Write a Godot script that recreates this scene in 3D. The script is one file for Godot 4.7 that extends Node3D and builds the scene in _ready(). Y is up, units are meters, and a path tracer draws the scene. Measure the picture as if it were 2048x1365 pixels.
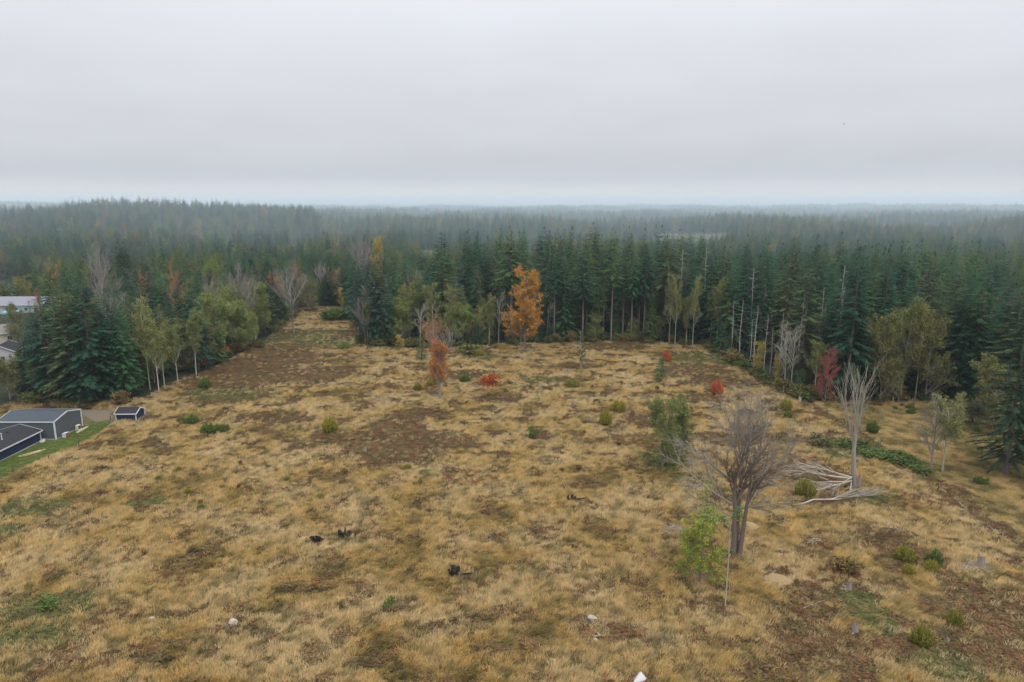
extends Node3D
# An overgrown field seen from the air in autumn: fir forest, bare and coloured trees, sheds at the left edge.

const EYE := 50.0        # height of the camera over the field, metres
const FOCAL := 1364.0    # focal length in pixels of the 2048 px wide photograph
const PITCH := 0.19897   # camera tilt below the horizon, radians (11.4 degrees)

var rng := RandomNumberGenerator.new()
var hills := FastNoiseLite.new()
var patchy := FastNoiseLite.new()
var fine := FastNoiseLite.new()
var used := {}
var M := {}
var open_land := PackedVector2Array()
var yard := PackedVector2Array()
var meadow := PackedVector2Array()

# ---------------------------------------------------------------- helpers
class Mesher:
	var v := PackedVector3Array()
	var n := PackedVector3Array()
	var c := PackedColorArray()
	var smooth := false
	func tri(a: Vector3, b: Vector3, d: Vector3, col: Color) -> void:   # counter-clockwise from outside
		v.push_back(a); v.push_back(d); v.push_back(b)
		c.push_back(col); c.push_back(col); c.push_back(col)
		if smooth:
			var m := (b - a).cross(d - a).normalized()
			n.push_back(m); n.push_back(m); n.push_back(m)
	func tri3(a: Vector3, b: Vector3, d: Vector3, ca: Color, cb: Color, cd: Color) -> void:
		v.push_back(a); v.push_back(d); v.push_back(b)
		c.push_back(ca); c.push_back(cd); c.push_back(cb)
		if smooth:
			var m := (b - a).cross(d - a).normalized()
			n.push_back(m); n.push_back(m); n.push_back(m)
	func quad(a: Vector3, b: Vector3, d: Vector3, e: Vector3, col: Color) -> void:
		tri(a, b, d, col)
		tri(a, d, e, col)
	func tube(a: Vector3, b: Vector3, ra: float, rb: float, sides: int, col: Color, col2 := Color(-1, 0, 0)) -> void:
		if col2.r < 0.0: col2 = col
		var dir := (b - a).normalized()
		var x := dir.cross(Vector3(0.31, 0.2, 0.93)).normalized()
		var y := dir.cross(x)
		var u0 := x
		for i in sides:
			var t := TAU * (i + 1) / sides
			var u1 := x * cos(t) + y * sin(t)
			var p0 := a + u0 * ra
			var p1 := a + u1 * ra
			var q0 := b + u0 * rb
			var q1 := b + u1 * rb
			for k in [[p0, u0, col], [q1, u1, col2], [p1, u1, col], [p0, u0, col], [q0, u0, col2], [q1, u1, col2]]:
				v.push_back(k[0]); c.push_back(k[2])
				if smooth: n.push_back(k[1])
			u0 = u1
	func box(t: Transform3D, size: Vector3, col: Color) -> void:
		var h := size / 2
		var p := []
		for i in 8:
			p.push_back(t * Vector3(h.x * (1 if i & 1 else -1), h.y * (1 if i & 2 else -1), h.z * (1 if i & 4 else -1)))
		quad(p[0], p[2], p[3], p[1], col)
		quad(p[4], p[5], p[7], p[6], col)
		quad(p[0], p[4], p[6], p[2], col)
		quad(p[1], p[3], p[7], p[5], col)
		quad(p[2], p[6], p[7], p[3], col)
		quad(p[0], p[1], p[5], p[4], col)
	func mesh() -> ArrayMesh:
		var a := []
		a.resize(Mesh.ARRAY_MAX)
		a[Mesh.ARRAY_VERTEX] = v
		a[Mesh.ARRAY_COLOR] = c
		if smooth: a[Mesh.ARRAY_NORMAL] = n
		var m := ArrayMesh.new()
		m.add_surface_from_arrays(Mesh.PRIMITIVE_TRIANGLES, a)
		return m

func wood() -> Mesher:
	var m := Mesher.new()
	m.smooth = true
	return m

func numbered(called: String) -> String:
	if not used.has(called):
		used[called] = 0
		return called
	used[called] += 1
	return "%s_%03d" % [called, used[called]]

func tag(o: Node3D, label: String, category: String, group := "", kind := "") -> Node3D:
	if label: o.set_meta("label", label)
	if category: o.set_meta("category", category)
	if group: o.set_meta("group", group)
	if kind: o.set_meta("kind", kind)
	return o

func thing(called: String, label: String, category: String, at := Vector3.ZERO, turn := 0.0, group := "") -> Node3D:
	var o := Node3D.new()
	o.name = numbered(called)
	add_child(o)
	o.position = at
	o.rotation.y = turn
	return tag(o, label, category, group)

func part(called: String, m: Mesh, material: Material, parent: Node3D) -> MeshInstance3D:
	var o := MeshInstance3D.new()
	o.name = called
	o.mesh = m
	o.material_override = material
	parent.add_child(o, true)
	# a repeat of a part is called leg_001, not leg2
	if o.name != called:
		var k := 1
		while parent.has_node(NodePath("%s_%03d" % [called, k])): k += 1
		o.name = "%s_%03d" % [called, k]
	return o

func solo(called: String, m: Mesh, material: Material, label: String, category: String, at := Vector3.ZERO, group := "", kind := "") -> MeshInstance3D:
	var o := MeshInstance3D.new()
	o.name = numbered(called)
	o.mesh = m
	o.material_override = material
	add_child(o)
	o.position = at
	tag(o, label, category, group, kind)
	return o

func copy_of(proto: Node3D, label: String, at: Vector3, turn: float, size: Vector3, group := "", called := "") -> Node3D:
	var o: Node3D = proto.duplicate()
	o.name = numbered(called if called else String(proto.name).rstrip("_0123456789"))
	o.visible = true
	add_child(o)
	o.position = at
	o.rotation = Vector3(0, turn, 0)
	o.scale = size
	if label: o.set_meta("label", label)
	if group: o.set_meta("group", group)
	return o

func retint(o: Node3D, called: String, m: Material) -> void:
	for k in o.get_children():
		if String(k.name).begins_with(called): k.material_override = m

func mat(called: String, col: Color, rough := 0.9, vertex := false, through := 0.0) -> StandardMaterial3D:
	if M.has(called): return M[called]
	var m := StandardMaterial3D.new()
	m.resource_name = called
	m.albedo_color = col.linear_to_srgb()
	m.roughness = rough
	m.metallic_specular = 0.25
	m.vertex_color_use_as_albedo = vertex
	if through > 0.0:
		m.backlight_enabled = true
		m.backlight = Color(through, through, through)
	M[called] = m
	return m

func grain(m: StandardMaterial3D, seed_: int, freq: float, low: float, scale_: Vector3, bump := 0.0) -> void:
	var t := NoiseTexture2D.new()
	t.width = 512; t.height = 512
	t.seamless = true
	var f := FastNoiseLite.new()
	f.seed = seed_
	f.noise_type = FastNoiseLite.TYPE_SIMPLEX_SMOOTH
	f.frequency = freq
	f.fractal_octaves = 5
	t.noise = f
	var r := Gradient.new()
	r.set_color(0, Color(low, low, low).linear_to_srgb())
	r.set_color(1, Color.WHITE)
	t.color_ramp = r
	m.albedo_texture = t
	m.uv1_triplanar = true
	m.uv1_world_triplanar = true
	m.uv1_scale = scale_
	if bump > 0.0:
		m.heightmap_enabled = true
		m.heightmap_texture = t
		m.heightmap_scale = bump

func height(x: float, z: float) -> float:
	var d := sqrt(x * x + z * z)
	var y := patchy.get_noise_2d(x * 0.5, z * 0.5) * 0.25
	if d > 330.0:
		var far := smoothstep(330.0, 900.0, d)
		y += far * (hills.get_noise_2d(x * 1.5, z * 1.5) * 19.0 + 3.0)
		y -= 8.0 * smoothstep(360.0, 480.0, d) * smoothstep(1150.0, 800.0, d)
		var az := rad_to_deg(atan2(x, -z))
		var ridge := smoothstep(-46.0, -31.0, az) * smoothstep(-14.6, -16.6, az)
		y += 27.0 * ridge * exp(-pow((d - 1250.0) / 200.0, 2.0))
		y += 14.0 * smoothstep(-16.0, -14.0, az) * smoothstep(-7.0, -11.0, az) * exp(-pow((d - 1700.0) / 300.0, 2.0))
		y += smoothstep(2300.0, 3700.0, d) * (10.0 + 9.0 * hills.get_noise_2d(x * 0.35 + 900.0, z * 0.35) + 20.0 * smoothstep(-16.0, -34.0, az) + 5.0 * smoothstep(20.0, 30.0, az))
	return y

# the point of the field under a pixel of the photograph
func spot(px: float, py: float, h := 0.0) -> Vector3:
	var v := py - 682.5
	var d := (EYE - h) / tan(PITCH + atan(v / FOCAL))
	var t := d / (FOCAL * cos(PITCH) - v * sin(PITCH))
	var x := (px - 1024.0) * t
	return Vector3(x, h if h > 0.0 else height(x, -d), -d)

# how tall a thing standing at p is when its top shows in that row of the photograph
func reach(p: Vector3, py: float) -> float:
	return EYE + p.z * tan(PITCH + atan((py - 682.5) / FOCAL)) - p.y

func rnd(a: float, b: float) -> float:
	return rng.randf_range(a, b)

func shade(c: Color, k: float) -> Color:
	return Color(c.r * k, c.g * k, c.b * k)

func turned() -> Vector3:
	return Vector3(rnd(-1, 1), rnd(-1, 1), rnd(-1, 1)).normalized()

# ---------------------------------------------------------------- plants
func fir_crown(h: float, radius: float, start: float, gap: float, ragged: float, frond := 1.0) -> Mesher:
	var m := Mesher.new()
	var y := h * start
	while y < h * 0.985:
		var t := (y - h * start) / (h * (1.0 - start))
		var long := radius * (pow(1.0 - t, 0.62) * 0.97 + 0.03) * (0.75 + 0.25 * smoothstep(0.0, 0.12, t))
		var kids := int(rnd(4.0, 6.9))
		var a0 := rnd(0, TAU)
		for k in kids:
			if rng.randf() < ragged * 0.35: continue
			var a := a0 + TAU * k / kids + rnd(-0.4, 0.4)
			var l := long * rnd(1.0 - ragged, 1.12)
			var out := Vector3(cos(a), 0, sin(a))
			var side := Vector3(-out.z, 0, out.x)
			var rise := lerpf(-0.16, 0.55, pow(t, 1.4)) + rnd(-0.12, 0.12)
			var bow := rnd(0.10, 0.26)
			var tone := rnd(0.72, 1.22)
			var base := Color(tone, tone * rnd(0.96, 1.06), tone * rnd(0.85, 1.05))
			var sprays := int(clampf(l * 2.6 / frond, 3.0, 15.0 / frond))
			for s in sprays:
				var f := (s + 0.9) / sprays
				if f < 0.22 and l > 1.5: continue
				var p := Vector3(0, y, 0) + out * (l * f) + Vector3.UP * (l * (rise * f - bow * f * f))
				var w := clampf(l * 0.40 * (1.15 - f * 0.65), 0.22, 1.0) * frond
				for e in [-1.0, 0.0, 1.0]:
					var go: Vector3 = (out * rnd(0.5, 1.0) + side * (e * rnd(0.7, 1.15)) + Vector3.UP * (rnd(-0.5, 0.08) + rise * 0.4)).normalized()
					var wide: Vector3 = go.cross(Vector3(rnd(-0.4, 0.4), 1, rnd(-0.4, 0.4))).normalized() * (w * 0.27)
					var tip: Vector3 = p + go * (w * rnd(0.8, 1.35)) + Vector3.DOWN * (w * 0.22)
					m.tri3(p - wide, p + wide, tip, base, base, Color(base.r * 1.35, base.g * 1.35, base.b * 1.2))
			# twig that carries the sprays
			if l > 2.0 and rng.randf() < 0.35:
				var e1 := Vector3(0, y, 0) + out * l * 0.75 + Vector3.UP * (l * (rise * 0.75 - bow * 0.56))
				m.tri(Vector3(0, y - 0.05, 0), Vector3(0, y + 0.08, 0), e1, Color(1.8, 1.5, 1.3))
		y += gap * lerpf(1.0, 0.62, t) * rnd(0.85, 1.15)
	# leader
	for k in 3:
		var a := TAU * k / 3.0
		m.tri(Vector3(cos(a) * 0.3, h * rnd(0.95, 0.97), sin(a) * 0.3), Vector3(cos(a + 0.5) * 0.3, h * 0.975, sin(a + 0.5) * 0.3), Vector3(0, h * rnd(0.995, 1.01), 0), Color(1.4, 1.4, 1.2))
	return m

func fir_trunk(h: float, r: float, start: float, stubs: int, col: Color) -> Mesher:
	var m := wood()
	var p := Vector3(0, -0.4, 0)
	var prev := r * 1.25
	for i in 8:
		var t := (i + 1) / 8.0
		var q := Vector3(rnd(-0.08, 0.08), h * 0.97 * t, rnd(-0.08, 0.08))
		var rr := r * (1.0 - t * 0.93)
		m.tube(p, q, prev, rr, 7, shade(col, rnd(0.85, 1.15)))
		p = q
		prev = rr
	for i in stubs:   # dead branch stubs on the bare part
		var y := h * rnd(0.12, start + 0.08)
		var a := rnd(0, TAU)
		m.tube(Vector3(0, y, 0), Vector3(cos(a) * rnd(0.8, 2.2), y + rnd(-0.6, 0.3), sin(a) * rnd(0.8, 2.2)), 0.05, 0.015, 3, shade(col, 0.9))
	return m

# grows a limb and its offspring; ends collects where leaves go
func limb(m: Mesher, a: Vector3, dir: Vector3, long: float, r: float, level: int, P: Dictionary, ends: PackedVector3Array, col: Color) -> void:
	var steps := 4 if level > 1 else (3 if level == 1 else 2)
	var sides := 7 if level >= 3 else (5 if level == 2 else 3)
	var pts := PackedVector3Array([a])
	var dirs := [dir]
	var rr := r
	var p := a
	var d := dir
	for i in steps:
		d = (d + turned() * P.wander * (0.4 if level == 3 else 1.0) + Vector3.UP * P.lift[level]).normalized()
		var q := p + d * long / steps
		var r2 := maxf(rr * (1.0 - P.taper / steps), P.twig)
		m.tube(p, q, rr, r2, sides, col, col)
		p = q
		rr = r2
		pts.push_back(p)
		dirs.push_back(d)
	if level == 0:
		ends.push_back(p)
		ends.push_back(pts[1])
		return
	if level == 1: ends.push_back(p)
	var kids: int = P.kids[level]
	for k in kids:
		var t := lerpf(P.from[level], 1.0, (k + rnd(0.2, 0.9)) / kids)
		var i := mini(int(t * steps), steps - 1)
		var f := t * steps - i
		var o := pts[i].lerp(pts[i + 1], f)
		var dd: Vector3 = dirs[i + 1]
		var across := dd.cross(turned()).normalized()
		var ang: float = P.angle[level] * rnd(0.7, 1.25)
		var nd: Vector3 = (dd * cos(ang) + across * sin(ang)).normalized()
		limb(m, o, nd, long * P.ratio[level] * rnd(0.7, 1.15) * lerpf(1.15, 0.75, t), maxf(r * lerpf(0.62, 0.34, t), P.twig), level - 1, P, ends, col)

func leaves(ends: PackedVector3Array, per: int, spread: float, size: float, tints: Array, keep := 1.0) -> Mesher:
	var m := Mesher.new()
	for e in ends:
		if rng.randf() > keep: continue
		var clump: Color = tints[rng.randi() % tints.size()]
		var k := rnd(0.8, 1.2)
		for i in per:
			var p := e + turned() * spread * rng.randf()
			var a := turned() * size * rnd(0.7, 1.3)
			var b := a.cross(turned()).normalized() * size * 0.75
			m.quad(p - a * 0.5, p + b * 0.5, p + a * 0.5, p - b * 0.5, shade(clump, k * rnd(0.8, 1.2)))
	return m

const ALDER := {"wander": 0.10, "lift": [0.12, 0.10, 0.05, 0.03], "taper": 0.75, "twig": 0.014, "kids": [0, 6, 7, 13], "from": [0, 0.2, 0.2, 0.35], "angle": [0, 0.7, 0.75, 0.6], "ratio": [0, 0.5, 0.45, 0.30]}
const VASE := {"wander": 0.08, "lift": [0.16, 0.16, 0.12, 0.02], "taper": 0.7, "twig": 0.014, "kids": [0, 7, 7, 12], "from": [0, 0.15, 0.2, 0.22], "angle": [0, 0.5, 0.55, 0.55], "ratio": [0, 0.55, 0.55, 0.55]}
const FULL := {"wander": 0.10, "lift": [0.08, 0.10, 0.10, 0.03], "taper": 0.8, "twig": 0.014, "kids": [0, 7, 7, 22], "from": [0, 0.15, 0.12, 0.06], "angle": [0, 0.75, 0.8, 0.85], "ratio": [0, 0.5, 0.5, 0.36]}
const MAPLE := {"wander": 0.10, "lift": [0.06, 0.08, 0.10, 0.02], "taper": 0.75, "twig": 0.016, "kids": [0, 6, 7, 16], "from": [0, 0.2, 0.2, 0.22], "angle": [0, 0.7, 0.8, 0.85], "ratio": [0, 0.5, 0.5, 0.36]}

# tree 10 m tall with its foliage as parts trunk and crown
func leafy(called: String, label: String, category: String, P: Dictionary, tall: float, r: float, bark: Color, per: int, spread: float, size: float, tints: Array, keep := 1.0, group := "") -> Node3D:
	var o := thing(called, label, category, Vector3.ZERO, 0.0, group)
	var ends := PackedVector3Array()
	var w := wood()
	limb(w, Vector3(0, -0.3, 0), Vector3(rnd(-0.05, 0.05), 1, rnd(-0.05, 0.05)).normalized(), tall * 0.86, r, 3, P, ends, bark)
	part("trunk", w.mesh(), M.bark, o)
	if per > 0: part("crown", leaves(ends, per, spread, size, tints, keep).mesh(), M.leaf, o)
	return o

func broom_mesh(blades: int, tints: Array, upright := 1.0) -> Mesher:   # a bush one metre tall and wide
	var m := Mesher.new()
	for i in blades:
		var a := rnd(0, TAU)
		var s := sqrt(rng.randf())
		var root := Vector3(cos(a) * s * 0.16, 0, sin(a) * s * 0.16)
		var lean := s * 0.5
		var top := Vector3(cos(a) * lean, (1.0 - s * s * 0.55) * rnd(0.72, 1.04) * upright, sin(a) * lean) * rnd(0.5, 1.12)
		var wide := (top - root).cross(turned()).normalized() * rnd(0.018, 0.04)
		var c: Color = shade(tints[rng.randi() % tints.size()], rnd(0.75, 1.25))
		var mid := root.lerp(top, 0.55) + Vector3(cos(a), 0, sin(a)) * 0.06
		m.tri(root, mid + wide, mid - wide, c)
		m.tri3(mid - wide, mid + wide, top, c, c, shade(c, 1.15))
		for k in 4:
			var p := mid.lerp(top, rnd(-0.4, 0.9))
			var b := turned() * rnd(0.04, 0.10)
			m.tri(p, p + b, p + b.rotated(Vector3.UP, 0.9) * 0.6, shade(c, rnd(0.8, 1.2)))
	return m

func leafy_mound(count: int, tints: Array, leaf: float) -> Mesher:   # a low dome of leaves one metre wide and tall
	var m := Mesher.new()
	var bumps := []
	for i in 7: bumps.push_back(Vector3(rnd(-0.22, 0.22), rnd(0.25, 0.72), rnd(-0.22, 0.22)))
	for i in count:
		var b: Vector3 = bumps[rng.randi() % 7]
		var u := turned()
		u.y = absf(u.y) - 0.25
		var p := b + u * rnd(0.10, 0.34)
		p.y = maxf(p.y, 0.02)
		var a := turned() * leaf
		var w := a.cross(turned()).normalized() * leaf * 0.7
		m.quad(p - a, p + w, p + a, p - w, shade(tints[rng.randi() % tints.size()], rnd(0.75, 1.25)))
	return m

func many(called: String, m: Mesh, material: Material, buffer: PackedFloat32Array, parent: Node = null) -> MultiMeshInstance3D:
	var mm := MultiMesh.new()
	mm.transform_format = MultiMesh.TRANSFORM_3D
	mm.use_colors = true
	mm.mesh = m
	mm.instance_count = buffer.size() / 16
	mm.buffer = buffer
	var o := MultiMeshInstance3D.new()
	o.multimesh = mm
	o.material_override = material
	o.name = numbered(called)
	(parent if parent else self).add_child(o)
	return o

func put(buf: PackedFloat32Array, at: Vector3, yaw: float, sxz: float, sy: float, tilt: Vector2, c: Color) -> void:
	# tilt leans the copy: its top moves by tilt metres for each metre of height
	var ca := cos(yaw) * sxz
	var sa := sin(yaw) * sxz
	buf.append_array(PackedFloat32Array([ca, tilt.x * sy, sa, at.x, 0.0, sy, 0.0, at.y, -sa, tilt.y * sy, ca, at.z, c.r, c.g, c.b, 1.0]))

# ---------------------------------------------------------------- the scene
func _ready() -> void:
	rng.seed = 71
	hills.seed = 5; hills.frequency = 0.0012; hills.fractal_octaves = 3
	patchy.seed = 9; patchy.frequency = 0.06; patchy.fractal_octaves = 3
	fine.seed = 21; fine.frequency = 0.22; fine.fractal_octaves = 3
	var cam := Camera3D.new()
	cam.name = "camera"
	cam.position = Vector3(0, EYE, 0)
	cam.rotation.x = -PITCH
	cam.fov = rad_to_deg(2.0 * atan(682.5 / FOCAL))
	cam.near = 0.5
	cam.far = 12000.0
	add_child(cam)
	var env := Environment.new()
	env.background_mode = Environment.BG_SKY
	env.sky = Sky.new()
	var pano := PanoramaSkyMaterial.new()
	pano.panorama = ImageTexture.create_from_image(sky_image())
	env.sky.sky_material = pano
	env.tonemap_mode = Environment.TONE_MAPPER_LINEAR
	env.tonemap_exposure = 1.25
	env.sdfgi_enabled = true
	env.ssao_enabled = true
	env.ssil_enabled = true
	env.fog_enabled = true
	env.fog_density = 0.00010
	env.volumetric_fog_enabled = true
	env.volumetric_fog_density = 0.0
	env.fog_light_color = Color(0.93, 0.975, 1.0)
	var we := WorldEnvironment.new()
	we.name = "environment"
	we.environment = env
	add_child(we)
	var sun := DirectionalLight3D.new()
	sun.name = "sun"
	sun.light_energy = 0.5
	sun.light_color = Color(1.0, 0.97, 0.92)
	sun.light_angular_distance = 30.0
	sun.shadow_enabled = true
	sun.rotation_degrees = Vector3(-62, 40, 0)
	add_child(sun)
	materials()
	outlines()
	ground()
	buildings()
	forest()
	rng.seed = 311
	single_trees()
	rng.seed = 27
	hero_trees()
	rng.seed = 53
	undergrowth()
	debris()
	rng.seed = 84
	grass()
	# mist lying over the far woods
	var mist := FogVolume.new()
	mist.name = "mist"
	mist.size = Vector3(9000, 92, 4600)
	mist.position = Vector3(0, 36, -2760)
	var fog := FogMaterial.new()
	fog.density = 0.00034
	fog.albedo = Color(0.865, 0.945, 0.995)
	mist.material = fog
	add_child(mist)
	tag(mist, "pale mist lying over the far forest towards the horizon", "mist", "", "stuff")

func sky_image() -> Image:
	var im := Image.create(1024, 512, false, Image.FORMAT_RGBF)
	var n := FastNoiseLite.new()
	n.seed = 3; n.frequency = 0.9; n.fractal_octaves = 4
	for j in 512:
		var up := (0.5 - (j + 0.5) / 512.0) * PI
		var y := sin(up)
		for i in 1024:
			var az := ((i + 0.5) / 1024.0 - 0.5) * TAU
			var k := 0.50 + 0.47 * maxf(y, 0.0) + 1.0 * maxf(y, 0.0) * maxf(y, 0.0)
			var q := 1.0 / (maxf(y, 0.0) + 0.12)
			var cloud := n.get_noise_3d(sin(az) * cos(up) * q, y * 2.2, -cos(az) * cos(up) * q)
			k *= 1.0 + 0.05 * cloud
			var deg := rad_to_deg(up)
			var band := exp(-pow((deg - 2.6 - 0.8 * sin(az * 2.0 + 0.6)) / 1.1, 2.0))     # long low grey bank
			k *= 1.0 - 0.05 * band
			var low := smoothstep(2.2, 0.4, deg)                    # paler strip over the horizon
			k *= 1.0 + 0.26 * low
			var cool := smoothstep(0.3, 2.3, deg)
			var c := Color(lerpf(1.08, 0.95, cool), lerpf(0.985, 0.98, cool), lerpf(0.90, 1.05, cool))
			if up < 0.0: k = 0.25
			im.set_pixel(i, j, Color(c.r * k, c.g * k, c.b * k))
	return im

func materials() -> void:
	mat("bark", Color(1, 1, 1), 0.95, true)
	mat("leaf", Color(1, 1, 1), 0.75, true, 0.5)
	mat("fir_dark", Color(0.022, 0.064, 0.036), 0.8, true, 0.2)
	mat("fir_green", Color(0.038, 0.104, 0.042), 0.8, true, 0.2)
	mat("fir_blue", Color(0.022, 0.076, 0.050), 0.8, true, 0.2)
	mat("fir_olive", Color(0.070, 0.116, 0.038), 0.8, true, 0.2)
	mat("fir_brown", Color(0.068, 0.092, 0.043), 0.8, true, 0.2)
	mat("fir_far", Color(1, 1, 1), 0.8, true, 0.2)
	mat("grass", Color(1, 1, 1), 0.85, true, 1.0)
	mat("soil", Color(1, 1, 1), 1.0, true)
	grain(M.soil, 4, 0.02, 0.45, Vector3(0.13, 0.13, 0.13))
	mat("lawn", Color(0.105, 0.145, 0.035), 0.95)
	grain(M.lawn, 8, 0.03, 0.4, Vector3(0.12, 0.12, 0.12))
	mat("gravel", Color(0.18, 0.15, 0.11), 1.0)
	grain(M.gravel, 12, 0.03, 0.5, Vector3(0.2, 0.2, 0.2))
	mat("metal_roof", Color(0.052, 0.064, 0.080), 0.55)
	grain(M.metal_roof, 14, 0.01, 0.75, Vector3(0.15, 0.15, 0.15))
	mat("grey_siding", Color(0.105, 0.118, 0.13), 0.6)
	grain(M.grey_siding, 15, 0.01, 0.8, Vector3(0.15, 0.15, 0.15))
	mat("white_trim", Color(0.52, 0.54, 0.56), 0.6)
	mat("navy", Color(0.030, 0.042, 0.085), 0.7)
	grain(M.navy, 16, 0.01, 0.7, Vector3(0.2, 0.2, 0.2))
	mat("shingle", Color(0.042, 0.042, 0.048), 0.95)
	grain(M.shingle, 17, 0.08, 0.45, Vector3(0.3, 0.3, 0.3))
	mat("tan_roof", Color(0.24, 0.22, 0.20), 0.95)
	grain(M.tan_roof, 18, 0.08, 0.6, Vector3(0.3, 0.3, 0.3))
	mat("lilac_roof", Color(0.20, 0.20, 0.235), 0.7)
	mat("cream", Color(0.42, 0.385, 0.30), 0.85)
	mat("white_wall", Color(0.40, 0.40, 0.42), 0.85)
	mat("pane", Color(0.03, 0.035, 0.04), 0.15)
	mat("concrete", Color(0.35, 0.34, 0.32), 0.95)
	mat("turquoise", Color(0.16, 0.45, 0.46), 0.5)
	mat("plank", Color(0.40, 0.33, 0.22), 0.9)
	mat("rust_red", Color(0.24, 0.10, 0.06), 0.9)
	mat("pale_box", Color(0.55, 0.52, 0.42), 0.8)
	mat("post", Color(0.10, 0.085, 0.07), 0.95)
	mat("white_post", Color(0.55, 0.55, 0.52), 0.9)
	mat("char", Color(0.020, 0.019, 0.018), 0.75)
	mat("driftwood", Color(0.27, 0.24, 0.21), 0.95)
	mat("stone_white", Color(0.44, 0.40, 0.33), 0.9)
	grain(M.stone_white, 31, 0.05, 0.6, Vector3(1, 1, 1))
	mat("sand", Color(0.30, 0.215, 0.115), 1.0)
	grain(M.sand, 32, 0.05, 0.7, Vector3(0.7, 0.7, 0.7))
	mat("dark_bin", Color(0.06, 0.065, 0.07), 0.7)
	mat("splinter", Color(0.62, 0.38, 0.17), 0.9)
	mat("wire", Color(0.45, 0.47, 0.48), 0.5)
	mat("bird", Color(0.05, 0.05, 0.05), 0.8)

func world_of(list: Array) -> PackedVector2Array:
	var out := PackedVector2Array()
	for p in list:
		if p.size() == 3:
			out.push_back(Vector2(p[0], p[1]))
		else:
			var s := spot(p[0], p[1])
			out.push_back(Vector2(s.x, s.z))
	return out

func outlines() -> void:
	# where no forest stands (pixels of the photograph; three numbers mean metres x, z)
	open_land = world_of([[-180, 0, 0], [-175, -150, 0], [0, 815], [60, 800], [290, 800], [335, 772], [430, 735], [500, 700], [535, 680], [560, 650], [585, 612], [600, 600], [700, 598], [712, 640], [722, 692], [860, 702], [1000, 690],
		[1240, 684], [1400, 690], [1480, 735], [1560, 785], [1640, 803], [1950, 803], [2010, 850], [130, -128, 0], [190, -128, 0], [190, 0, 0]])
	yard = world_of([[-100.9, -143.0, 0], [0, 1000], [-50, 1200], [-140, -80, 0], [-140, -142, 0]])
	yard = world_of([[-140, -60, 0], [-92, -82, 0], [0, 962], [200, 870], [235, 842], [225, 822], [130, 815], [-140, -152, 0]])
	meadow = world_of([[1640, 812], [1780, 900], [1850, 955], [2060, 1100], [130, -70, 0], [170, -100, 0], [130, -128, 0], [1960, 812]])

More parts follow.
